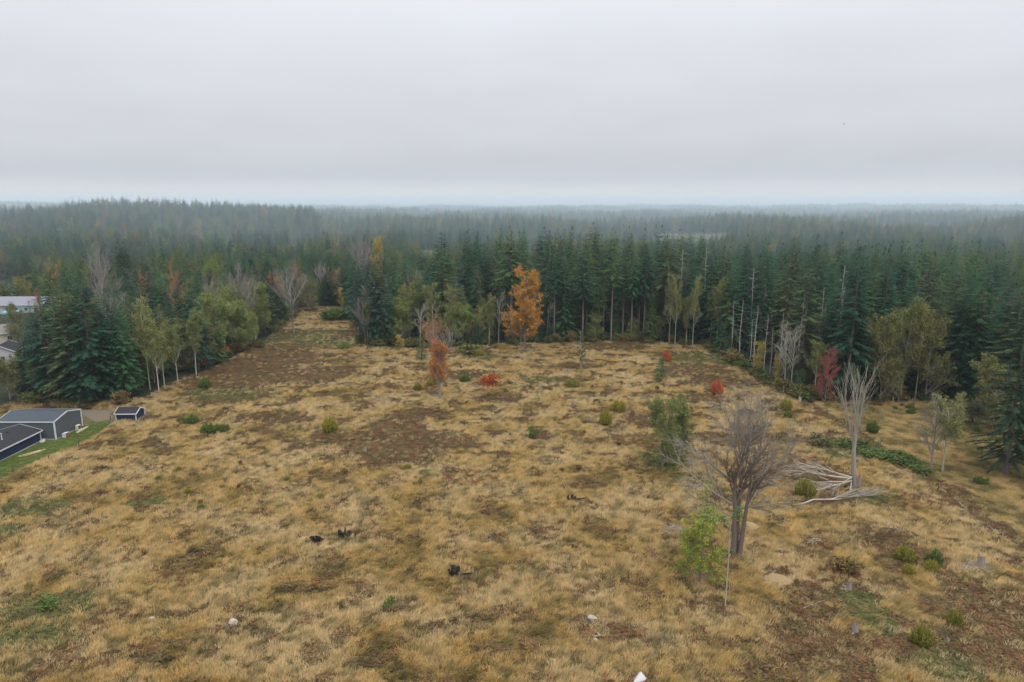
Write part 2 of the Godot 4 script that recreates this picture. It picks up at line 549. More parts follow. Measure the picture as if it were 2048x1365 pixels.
# ---------------------------------------------------------------- ground
const PATCHES := [[480, 742, 120, 34, "b"], [560, 722, 90, 22, "b"], [620, 662, 80, 28, "g"], [440, 792, 90, 12, "g"], [665, 745, 60, 12, "b"], [520, 800, 80, 10, "k"], [770, 905, 120, 26, "b"], [900, 890, 50, 12, "b"], [1920, 1290, 90, 40, "b"], [1700, 1290, 90, 30, "b"],
	   # centre x, y, half width, half height in pixels, then b brown bracken, r rust, g green, k dark thatch
	[590, 755, 95, 16, "b"], [475, 765, 110, 22, "b"], [430, 742, 70, 14, "k"], [430, 800, 60, 10, "b"], [545, 838, 80, 11, "b"], [800, 777, 75, 10, "r"], [740, 884, 105, 20, "b"], [850, 880, 70, 20, "b"], [790, 855, 60, 16, "b"],
	[810, 930, 70, 18, "k"], [835, 833, 55, 12, "b"], [570, 700, 70, 16, "b"], [640, 683, 70, 12, "g"], [640, 640, 60, 16, "g"], [690, 665, 40, 12, "b"], [930, 752, 50, 10, "b"], [600, 860, 40, 8, "k"], [700, 895, 60, 10, "r"], [870, 762, 40, 10, "r"],
	[700, 1077, 70, 12, "k"], [960, 1147, 40, 14, "k"], [930, 1160, 40, 14, "k"], [1235, 1267, 42, 14, "b"], [1760, 1082, 90, 24, "b"], [1800, 1112, 60, 20, "b"], [1690, 1158, 55, 18, "r"], [1730, 1222, 42, 44, "g"], [1720, 1195, 40, 20, "b"],
	[1625, 1222, 55, 24, "b"], [1610, 1275, 65, 36, "b"], [1965, 1230, 110, 60, "b"], [1985, 1175, 80, 26, "k"], [1890, 1212, 60, 20, "b"], [1660, 1325, 115, 36, "b"], [1560, 1340, 80, 28, "b"], [1790, 1300, 75, 26, "b"], [1985, 1322, 80, 38, "b"],
	[1900, 1340, 70, 30, "g"], [1430, 1212, 36, 15, "b"], [1660, 1010, 70, 9, "b"], [1585, 965, 60, 17, "r"], [1560, 922, 70, 16, "r"], [1620, 950, 75, 24, "b"], [1755, 1000, 60, 12, "g"], [1850, 1003, 60, 16, "r"], [1905, 985, 36, 14, "b"], [1700, 905, 70, 16, "g"],
	[1262, 880, 38, 17, "r"], [1290, 842, 55, 16, "b"], [1390, 742, 80, 14, "b"], [1440, 765, 70, 14, "b"], [1410, 718, 95, 12, "g"], [1230, 696, 60, 8, "b"], [1150, 735, 40, 7, "b"], [1100, 740, 25, 6, "r"], [1160, 762, 40, 7, "k"], [1050, 775, 50, 9, "k"], [1190, 790, 40, 6, "k"],
	[90, 1225, 85, 32, "g"], [60, 1275, 75, 28, "g"], [100, 1335, 90, 26, "k"], [330, 1232, 85, 12, "k"], [250, 1195, 70, 10, "k"], [500, 1252, 60, 36, "k"], [560, 1190, 75, 12, "k"], [640, 1172, 70, 7, "r"], [520, 1210, 60, 12, "k"], [400, 1110, 55, 10, "k"], [290, 1010, 40, 8, "g"],
	[200, 945, 60, 9, "k"], [270, 895, 100, 12, "k"], [60, 1020, 60, 20, "g"], [30, 1065, 40, 14, "g"], [90, 1055, 40, 8, "r"], [1030, 1050, 40, 8, "k"], [1100, 1090, 50, 14, "k"], [1080, 1140, 50, 12, "k"], [1170, 1215, 50, 12, "k"], [970, 1240, 50, 12, "k"], [950, 960, 60, 12, "r"],
	[880, 940, 30, 14, "k"], [1000, 935, 30, 8, "k"], [1280, 940, 60, 10, "k"], [1330, 925, 55, 18, "g"], [1450, 1000, 60, 14, "b"], [1500, 960, 50, 14, "r"], [1380, 960, 40, 8, "g"], [1350, 1120, 12, 40, "k"], [1375, 1190, 9, 36, "k"], [1358, 1260, 8, 50, "k"], [1392, 1260, 8, 50, "k"],
	[1560, 880, 60, 12, "b"], [1640, 885, 40, 12, "k"], [1560, 830, 40, 10, "k"], [1450, 880, 60, 14, "b"], [700, 1220, 40, 10, "k"], [860, 1260, 60, 14, "k"], [330, 1330, 60, 18, "k"], [760, 1330, 60, 16, "k"], [1120, 1330, 60, 16, "k"], [1280, 1290, 40, 12, "k"],
	[1080, 760, 40, 7, "g"], [890, 700, 60, 9, "r"], [960, 715, 40, 8, "g"], [760, 690, 60, 9, "g"], [700, 720, 50, 7, "k"], [860, 740, 40, 8, "b"], [990, 800, 50, 9, "b"], [720, 800, 40, 6, "k"], [650, 790, 50, 7, "k"], [1400, 800, 60, 10, "b"], [1340, 770, 40, 6, "k"]]
const GX0 := -150.0
const GZ0 := -40.0
const GW := 300
const GD := 230
var brown := PackedFloat32Array()
var rust := PackedFloat32Array()
var green := PackedFloat32Array()
var dark := PackedFloat32Array()

func ground() -> void:
	for a in [brown, rust, green, dark]: pass
	brown.resize(GW * GD); rust.resize(GW * GD); green.resize(GW * GD); dark.resize(GW * GD)
	for q in PATCHES:
		var s := spot(q[0], q[1])
		var e := spot(q[0] + q[2], q[1])
		var rx: float = e.x - s.x
		var rz: float = absf(spot(q[0], q[1] + q[3]).z - spot(q[0], q[1] - q[3]).z) / 2.0
		for j in range(maxi(0, int(GZ0 - s.z - rz * 1.5)), mini(GD, int(GZ0 - s.z + rz * 1.5) + 1)):
			for i in range(maxi(0, int(s.x - GX0 - rx * 1.5)), mini(GW, int(s.x - GX0 + rx * 1.5) + 1)):
				var x := GX0 + i
				var z := GZ0 - j
				var r := sqrt(pow((x - s.x) / rx, 2.0) + pow((z - s.z) / rz, 2.0)) + patchy.get_noise_2d(x * 1.6, z * 1.6) * 0.55
				var w := smoothstep(1.25, 0.7, r)
				var k := j * GW + i
				match q[4]:
					"b": brown[k] = maxf(brown[k], w)
					"r": rust[k] = maxf(rust[k], w)
					"g": green[k] = maxf(green[k], w)
					"k": dark[k] = maxf(dark[k], w)
	for k in 60:   # rank weeds on the old fence bank
		var t := k / 59.0 * 3.0
		var bank := [Vector2(1610, 808), Vector2(1735, 882), Vector2(1890, 985), Vector2(2060, 1108)]
		var f: Vector2 = bank[mini(int(t), 2)].lerp(bank[mini(int(t), 2) + 1], t - mini(int(t), 2))
		var s := spot(f.x, f.y)
		for j in range(-2, 3):
			for i in range(-2, 3):
				var gi := int(s.x - GX0 + 0.5) + i
				var gj := int(GZ0 - s.z + 0.5) + j
				if gi >= 0 and gj >= 0 and gi < GW and gj < GD: brown[gj * GW + gi] = maxf(brown[gj * GW + gi], smoothstep(2.4, 1.0, sqrt(i * i + j * j) + rnd(-0.5, 0.5)))
	# one sheet out to the horizon, in rings round the place under the camera
	var m := wood()
	var radii := [0.0]
	var r := 30.0
	while r < 5200.0:
		radii.push_back(r)
		r += maxf(1.6, r * 0.011) if r < 330.0 else r * 0.022
	var around := 300
	var pts := []
	for rr in radii:
		var row := []
		for i in around + 1:
			var a := TAU * i / around
			# finer steps ahead of the camera
			a = a - sin(a) * 0.62
			var x: float = rr * sin(a)
			var z: float = -rr * cos(a)
			row.push_back([Vector3(x, height(x, z), z), soil(x, z)])
		pts.push_back(row)
	for j in radii.size() - 1:
		for i in around:
			var a = pts[j][i]
			var b = pts[j][i + 1]
			var c = pts[j + 1][i + 1]
			var d = pts[j + 1][i]
			for k in [a, c, b, a, d, c]:
				m.v.push_back(k[0]); m.c.push_back(k[1]); m.n.push_back(Vector3.UP)
	# order above is counter-clockwise or clockwise depending on the turn; both faces are drawn
	solo("ground", m.mesh(), M.soil, "rough field ground running out under the forest to the horizon", "ground", Vector3.ZERO, "", "structure")
	# lawn and dirt drive by the buildings
	sheet("lawn", [[-125, -60, 0], [-92, -84, 0], [0, 950], [95, 912], [165, 880], [218, 848], [224, 838], [175, 850], [112, 882], [-101.0, -143.0, 0], [-125, -143, 0]], 0.03, M.lawn, "strip of short green lawn between the navy house and the tall dry grass", "lawn")
	sheet("driveway", [[160, 853], [176, 851], [224, 838], [232, 824], [200, 817], [150, 822], [-97, -152, 0]], 0.05, M.gravel, "brown dirt drive behind the grey workshop, beside the small navy shed", "driveway")

func sheet(called: String, list: Array, up: float, material: Material, label: String, category: String) -> void:
	var poly := world_of(list)
	var m := wood()
	var tris := Geometry2D.triangulate_polygon(poly)
	# cut finer so that it follows the ground
	for k in range(0, tris.size(), 3):
		lay(m, poly[tris[k]], poly[tris[k + 1]], poly[tris[k + 2]], up, 4)
	solo(called, m.mesh(), material, label, category, Vector3.ZERO, "", "structure")

func lay(m: Mesher, a: Vector2, b: Vector2, c: Vector2, up: float, deep: int) -> void:
	if deep > 0:
		var ab := (a + b) / 2
		var bc := (b + c) / 2
		var ca := (c + a) / 2
		lay(m, a, ab, ca, up, deep - 1)
		lay(m, ab, b, bc, up, deep - 1)
		lay(m, ca, bc, c, up, deep - 1)
		lay(m, ab, bc, ca, up, deep - 1)
		return
	for p in [a, b, c] if (b - a).cross(c - a) > 0 else [a, c, b]:
		m.v.push_back(Vector3(p.x, height(p.x, p.y) + up, p.y))
		m.c.push_back(Color.WHITE)
		m.n.push_back(Vector3.UP)

func at_map(map: PackedFloat32Array, x: float, z: float) -> float:
	var i := int(x - GX0 + 0.5)
	var j := int(GZ0 - z + 0.5)
	if i < 0 or j < 0 or i >= GW or j >= GD: return 0.0
	return map[j * GW + i]

func soil(x: float, z: float) -> Color:
	var c := Color(0.035, 0.042, 0.025)
	if x * x + z * z > 160000.0: c = c.lerp(Color(0.10, 0.105, 0.052), smoothstep(-0.05, -0.25, hills.get_noise_2d(x * 3.0 + 400.0, z * 3.0)))
	if x * x + z * z < 90000.0 and Geometry2D.is_point_in_polygon(Vector2(x, z), open_land):
		var n := patchy.get_noise_2d(x, z) * 0.5 + 0.5
		c = Color(0.17, 0.13, 0.06).lerp(Color(0.11, 0.10, 0.045), n)
		c = c.lerp(Color(0.060, 0.046, 0.024), at_map(brown, x, z) * 0.9)
		c = c.lerp(Color(0.12, 0.05, 0.02), at_map(rust, x, z) * 0.8)
		c = c.lerp(Color(0.06, 0.075, 0.025), at_map(green, x, z) * 0.85)
		c = c.lerp(Color(0.075, 0.06, 0.03), at_map(dark, x, z) * 0.85)
		if Geometry2D.is_point_in_polygon(Vector2(x, z), meadow): c = Color(0.25, 0.18, 0.07).lerp(Color(0.14, 0.15, 0.05), n)
	return c

# ---------------------------------------------------------------- buildings
# a gabled house whose ridge runs along its own x; origin at the middle of its floor
func gabled(o: Node3D, L: float, W: float, eave: float, ridge: float, over: float, wall_m: Material, roof_m: Material, trim_m: Material, siding: bool) -> MeshInstance3D:
	var w := Mesher.new()
	var x := L / 2
	var z := W / 2
	var c := Color.WHITE
	w.quad(Vector3(-x, 0, z), Vector3(x, 0, z), Vector3(x, eave, z), Vector3(-x, eave, z), c)
	w.quad(Vector3(x, 0, -z), Vector3(-x, 0, -z), Vector3(-x, eave, -z), Vector3(x, eave, -z), c)
	for s in [-1.0, 1.0]:
		w.quad(Vector3(x * s, 0, z * s), Vector3(x * s, 0, -z * s), Vector3(x * s, eave, -z * s), Vector3(x * s, eave, z * s), c)
		w.tri(Vector3(x * s, eave, z * s), Vector3(x * s, eave, -z * s), Vector3(x * s, ridge - 0.02, 0), c)
	var wall := part("wall", w.mesh(), wall_m, o)
	if siding:   # lapped horizontal boards, each with its lower edge proud
		var b := Mesher.new()
		var step := 0.23
		var y := 0.12
		while y < ridge - 0.3:
			for s in [-1.0, 1.0]:
				var half: float = z if y < eave else z * (ridge - y) / (ridge - eave) - 0.1
				b.box(Transform3D(Basis.from_euler(Vector3(0, 0, -0.11 * s)), Vector3((x + 0.02) * s, y, 0)), Vector3(0.025, step * 0.95, half * 2 - 0.1), c)
				if y < eave - 0.1: b.box(Transform3D(Basis.from_euler(Vector3(0.11 * s, 0, 0)), Vector3(0, y, (z + 0.02) * s)), Vector3(L - 0.1, step * 0.95, 0.025), c)
			y += step
		part("siding", b.mesh(), wall_m, o).set_meta("kind", "stuff")
	var slope := (ridge - eave) / z
	var r := Mesher.new()
	var lx := x + over
	var ez := z + over
	var ey := eave - slope * over
	var th := 0.14
	for s in [-1.0, 1.0]:
		r.quad(Vector3(-lx * s, ey + th, ez * s), Vector3(lx * s, ey + th, ez * s), Vector3(lx * s, ridge + th, 0), Vector3(-lx * s, ridge + th, 0), c)
		r.quad(Vector3(lx * s, ey, ez * s), Vector3(-lx * s, ey, ez * s), Vector3(-lx * s, ridge, 0), Vector3(lx * s, ridge, 0), c)
	var roof := part("roof", r.mesh(), roof_m, o)
	for s in [-1.0, 1.0]:   # eave boards and sloping rake boards
		var f := Mesher.new()
		f.box(Transform3D(Basis(), Vector3(0, ey + 0.03, (ez + 0.03) * s)), Vector3(lx * 2, 0.24, 0.06), c)
		part("eave_board", f.mesh(), trim_m, o)
		for e in [-1.0, 1.0]:
			var a := Vector3(lx * s, ey + 0.05, ez * e)
			var d := Vector3(lx * s, ridge + 0.05, 0)
			var k := Mesher.new()
			var t := Transform3D(Basis.looking_at((d - a).normalized(), Vector3.UP), (a + d) / 2)
			k.box(t, Vector3(0.07, 0.26, a.distance_to(d) + 0.05), c)
			part("rake_board", k.mesh(), trim_m, o)
	return roof

func corner_boards(o: Node3D, L: float, W: float, eave: float, material: Material, wide: float) -> void:
	for sx in [-1.0, 1.0]:
		for sz in [-1.0, 1.0]:
			var k := Mesher.new()
			k.box(Transform3D(Basis(), Vector3((L / 2 + 0.02) * sx, eave / 2, (W / 2 + 0.02) * sz)), Vector3(wide, eave, wide), Color.WHITE)
			part("corner_board", k.mesh(), material, o)

func block(o: Node3D, called: String, at: Vector3, size: Vector3, material: Material, turn := Vector3.ZERO) -> MeshInstance3D:
	var k := Mesher.new()
	k.box(Transform3D(Basis.from_euler(turn), at), size, Color.WHITE)
	return part(called, k.mesh(), material, o)

func buildings() -> void:
	# grey metal workshop
	var near := spot(112.6, 879.6)
	var far := spot(163, 852.6)
	var W := near.distance_to(far)
	var L := 12.3
	var o := thing("workshop", "grey metal workshop with lap siding, white corner trim and a dark low gable roof", "workshop", Vector3((near.x + far.x) / 2 - L / 2, 0, (near.z + far.z) / 2))
	gabled(o, L, W, 3.95, 4.95, 0.12, M.grey_siding, M.metal_roof, M.white_trim, true)
	corner_boards(o, L, W, 3.9, M.white_trim, 0.24)
	block(o, "foundation", Vector3(0, 0.05, 0), Vector3(L + 0.12, 0.22, W + 0.12), M.concrete)
	# things along its end wall
	var u := thing("air_conditioner", "beige box-shaped air conditioner against the gable wall of the grey workshop", "air conditioner", Vector3(near.x + 0.75, 0.1, near.z - 6.4))
	block(u, "casing", Vector3(0, 0.55, 0), Vector3(0.6, 1.0, 1.1), M.pale_box)
	block(u, "grille", Vector3(0.31, 0.55, 0), Vector3(0.02, 0.8, 0.9), M.dark_bin)
	block(u, "pad", Vector3(0, 0.03, 0), Vector3(0.8, 0.08, 1.3), M.concrete)
	u = thing("plank_pile", "long pale boards lying along the base of the workshop's gable wall", "boards", Vector3(near.x + 1.3, 0.06, near.z - 6.2))
	for k in 4: block(u, "plank", Vector3(k * 0.22, 0.05 + 0.02 * (k % 2), rnd(-0.4, 0.4)), Vector3(0.18, 0.05, 4.2), M.plank, Vector3(0, rnd(-0.05, 0.05), 0))
	u = thing("dog_kennel", "small brown and white kennel-like box at the near corner of the workshop", "box", Vector3(near.x + 0.9, 0.05, near.z - 1.7))
	block(u, "body", Vector3(0, 0.4, 0), Vector3(0.8, 0.8, 1.1), M.rust_red)
	block(u, "front_panel", Vector3(0.0, 0.4, 0.58), Vector3(0.8, 0.8, 0.06), M.white_trim)
	block(u, "lid", Vector3(0, 0.86, 0), Vector3(0.95, 0.08, 1.3), M.white_trim, Vector3(0, 0, 0.15))
	# navy house in front
	var hx := -101.2
	var hz0 := -139.3
	o = thing("navy_house", "navy blue house with a dark shingle roof and white eave, cut by the left edge", "house", Vector3(hx - 4.3, 0, hz0 + 10.5), PI / 2)
	var roof := gabled(o, 21.0, 8.6, 2.3, 3.55, 0.4, M.navy, M.shingle, M.white_trim, true)
	block(o, "corner_post", Vector3(10.4, 1.1, 4.42), Vector3(0.16, 2.2, 0.16), M.white_trim)
	block(o, "foundation", Vector3(0, 0.06, 0), Vector3(21.1, 0.24, 8.7), M.concrete)
	var pipe := wood()
	pipe.tube(Vector3(2.8, 2.9, 2.0), Vector3(2.8, 4.3, 2.0), 0.09, 0.09, 8, Color.WHITE)
	pipe.tube(Vector3(2.8, 4.3, 2.0), Vector3(2.8, 4.42, 2.0), 0.17, 0.17, 8, Color.WHITE)
	pipe.tube(Vector3(2.8, 4.42, 2.0), Vector3(2.8, 4.5, 2.0), 0.17, 0.01, 8, Color.WHITE)
	pipe.tube(Vector3(2.8, 2.95, 2.0), Vector3(2.8, 3.2, 2.0), 0.3, 0.12, 8, Color.WHITE)
	part("flue_pipe", pipe.mesh(), M.white_trim, roof)
	for k in [[6.0, 0.8], [1.0, 1.0]]:
		var vent := Mesher.new()
		vent.box(Transform3D(Basis(), Vector3(k[0], 3.55 - k[1] * 0.29 + 0.2, k[1])), Vector3(0.35, 0.2, 0.35), Color.WHITE)
		part("roof_vent", vent.mesh(), M.shingle, roof)
	u = thing("rubble_heap", "heap of pale stones at the corner of the navy house", "stones", Vector3(hx + 0.9, 0.03, hz0 + 0.4))
	for k in 7: stone(u, "stone", Vector3(rnd(-0.6, 0.6), 0.15, rnd(-0.9, 0.9)), Vector3(rnd(0.3, 0.5), rnd(0.2, 0.4), rnd(0.3, 0.5)), M.concrete)
	u = thing("lumber_pile", "pile of weathered pale planks lying on the lawn beside the navy house", "lumber", spot(63, 908) + Vector3(0, 0.05, 0), atan2(spot(83, 903).x - spot(42, 914).x, spot(83, 903).z - spot(42, 914).z))
	for k in 9: block(u, "plank", Vector3(rnd(-0.15, 0.15) + (k % 5 - 2) * 0.3, 0.05 + 0.07 * (k / 5), rnd(-0.5, 0.5)), Vector3(0.24, 0.06, rnd(3.0, 4.4)), M.plank if k % 3 else M.rust_red, Vector3(0, rnd(-0.06, 0.06), 0))
	# small navy shed and its wire pen
	var a := spot(236, 844)
	var b := spot(273, 845)
	var c := spot(285.7, 835)
	L = a.distance_to(b)
	W = b.distance_to(c)
	o = thing("garden_shed", "small navy garden shed with white corner boards and grey shingle gable roof", "shed", (a + c) / 2, 0.03)
	gabled(o, L, W, 2.1, 2.95, 0.3, M.navy, M.shingle, M.white_trim, true)
	corner_boards(o, L, W, 2.05, M.white_trim, 0.18)
	u = thing("wire_pen", "low wire fence on thin posts in front of the small navy shed", "fence", Vector3.ZERO)
	var pen := [spot(222, 851), spot(236, 849), spot(255, 850), spot(277, 848), spot(292, 835), spot(300, 826)]
	for k in pen.size():
		var p := wood()
		p.tube(pen[k], pen[k] + Vector3.UP * 1.25, 0.035, 0.035, 5, Color.WHITE)
		part("post", p.mesh(), M.wire, u)
		if k:
			for h in [0.2, 0.55, 0.9, 1.22]:
				var w := wood()
				w.tube(pen[k - 1] + Vector3.UP * h, pen[k] + Vector3.UP * h, 0.014, 0.014, 3, Color.WHITE)
				part("wire", w.mesh(), M.wire, u)
	for q in [[26, 950, 1.5, "dark leaning fence post at the lawn edge below the lumber pile"], [157, 893, 1.3, "short dark fence post among the tall grass right of the workshop corner"], [221, 846, 1.6, "dark gate post at the end of the lawn beside the shed"], [97, 922, 1.0, "thin fence post on the lawn edge between the two darker posts"]]:
		var s := spot(q[0], q[1])
		var p := wood()
		p.tube(Vector3(0, -0.2, 0), Vector3(0.05, q[2], 0.0), 0.13, 0.11, 7, Color.WHITE)
		p.tube(Vector3(0.05, q[2], 0), Vector3(0.05, q[2] + 0.05, 0.0), 0.11, 0.01, 7, Color.WHITE)
		solo("fence_post", p.mesh(), M.post, q[3], "post", s, "fence posts along the lawn edge")
	# houses beyond the grove
	o = thing("cream_house", "cream house with a weathered tan roof at the left edge between trees", "house", Vector3(-186, 0, -243), 0.5)
	gabled(o, 13.0, 9.0, 4.6, 7.0, 0.5, M.cream, M.tan_roof, M.white_trim, false)
	for k in [[-2.0, 2.6], [3.5, 2.6]]:
		var f := block(o, "window", Vector3(k[0], k[1], 4.53), Vector3(1.5, 1.7, 0.08), M.white_trim)
		for s in [-0.36, 0.36]: block(f, "pane", Vector3(k[0] + s, k[1], 4.58), Vector3(0.6, 1.45, 0.04), M.pane)
	var gw := block(o, "window", Vector3(6.53, 2.6, 1.0), Vector3(0.08, 1.5, 1.2), M.white_trim)
	block(gw, "pane", Vector3(6.58, 2.6, 1.0), Vector3(0.04, 1.25, 0.95), M.pane)
	o = thing("white_house", "white gabled building with white rake trim below the cream house, left edge", "house", Vector3(-163, 0, -214), -1.25)
	gabled(o, 9.0, 8.0, 4.2, 6.2, 0.4, M.white_wall, M.shingle, M.white_trim, false)
	var ww := block(o, "window", Vector3(4.53, 2.2, -0.8), Vector3(0.08, 1.3, 1.4), M.white_trim)
	block(ww, "pane", Vector3(4.58, 2.2, -0.8), Vector3(0.04, 1.05, 1.15), M.pane)
	o = thing("long_building", "long pale building with lilac-grey roof far behind the fir grove", "building", spot(30, 610), 0.03)
	gabled(o, 34.0, 12.0, 5.0, 8.2, 0.6, M.white_wall, M.lilac_roof, M.white_trim, false)
	for k in 7:
		var f := block(o, "window", Vector3(-14 + k * 4.6, 2.8, 6.03), Vector3(1.6, 1.5, 0.08), M.white_trim)
		block(f, "pane", Vector3(-14 + k * 4.6, 2.8, 6.08), Vector3(1.35, 1.25, 0.04), M.pane)
	var pool := wood()
	for k in 24:
		var t0 := TAU * k / 24
		var t1 := TAU * (k + 1) / 24
		pool.quad(Vector3(cos(t0) * 4, 0, -sin(t0) * 4), Vector3(cos(t1) * 4, 0, -sin(t1) * 4), Vector3(cos(t1) * 4, 1.3, -sin(t1) * 4), Vector3(cos(t0) * 4, 1.3, -sin(t0) * 4), Color.WHITE)
		pool.tri(Vector3(cos(t0) * 4, 1.2, -sin(t0) * 4), Vector3(cos(t1) * 4, 1.2, -sin(t1) * 4), Vector3(0, 1.2, 0), Color.WHITE)
	solo("garden_pool", pool.mesh(), M.turquoise, "round turquoise pool in front of the long pale building", "pool", spot(22, 617))
	o = thing("farm_house", "small white house glimpsed through a gap in the dark forest", "house", Vector3(17, height(17, -640), -640), 0.3)
	gabled(o, 10.0, 8.0, 6.0, 9.0, 0.4, M.white_wall, M.tan_roof, M.white_trim, false)
	for k in [-2.5, 2.5]:
		var f := block(o, "window", Vector3(k, 3.5, 4.03), Vector3(1.6, 1.8, 0.08), M.white_trim)
		block(f, "pane", Vector3(k, 3.5, 4.08), Vector3(1.3, 1.5, 0.04), M.pane)
	o = thing("timber_wall", "low dark timber wall beyond the far end of the field", "wall", spot(622, 624), 0.1)
	for k in 4: block(o, "plank", Vector3(0, 0.25 + k * 0.42, 0.0), Vector3(6.2, 0.38, 0.16), M.post)
	for k in 3: block(o, "post", Vector3(-3 + k * 3, 0.9, -0.18), Vector3(0.2, 1.9, 0.18), M.post)

func stone(o: Node3D, called: String, at: Vector3, size: Vector3, material: Material) -> MeshInstance3D:
	var m := part(called, stone_mesh(size), material, o)
	m.position = at
	m.rotation = Vector3(rnd(-0.3, 0.3), rnd(0, TAU), rnd(-0.3, 0.3))
	return m

func stone_mesh(size: Vector3) -> ArrayMesh:
	var m := Mesher.new()
	var n := 7
	var rows := 5
	var g := []
	for j in rows + 1:
		var row := []
		for i in n:
			var t := PI * j / rows
			var k := rnd(0.82, 1.12) if j > 0 and j < rows else 1.0
			row.push_back(Vector3(sin(t) * cos(TAU * i / n), cos(t), sin(t) * sin(TAU * i / n)) * size * k)
		g.push_back(row)
	for j in rows:
		for i in n:
			m.quad(g[j][i], g[j][(i + 1) % n], g[j + 1][(i + 1) % n], g[j + 1][i], Color.WHITE)
	return m.mesh()

# ---------------------------------------------------------------- forest
var firs := []
var tints_far := [Color(0.022, 0.064, 0.036), Color(0.038, 0.104, 0.042), Color(0.022, 0.076, 0.050), Color(0.070, 0.116, 0.038), Color(0.068, 0.092, 0.043)]

func make_fir(called: String, h: float, radius: float, start: float, gap: float, ragged: float, r: float, stubs: int) -> Node3D:
	var o := thing(called, "dark fir", "fir tree", Vector3.ZERO)
	part("trunk", fir_trunk(h, r, start, stubs, Color(0.15, 0.125, 0.105)).mesh(), M.bark, o)
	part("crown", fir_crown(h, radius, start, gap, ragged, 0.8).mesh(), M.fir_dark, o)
	o.visible = false
	return o

func plant_fir(kind: int, label: String, at: Vector3, tall: float, wide: float, tint: String, group := "") -> Node3D:
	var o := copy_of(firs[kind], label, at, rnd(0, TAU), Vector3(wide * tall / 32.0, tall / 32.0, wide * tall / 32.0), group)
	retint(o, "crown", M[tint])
	return o

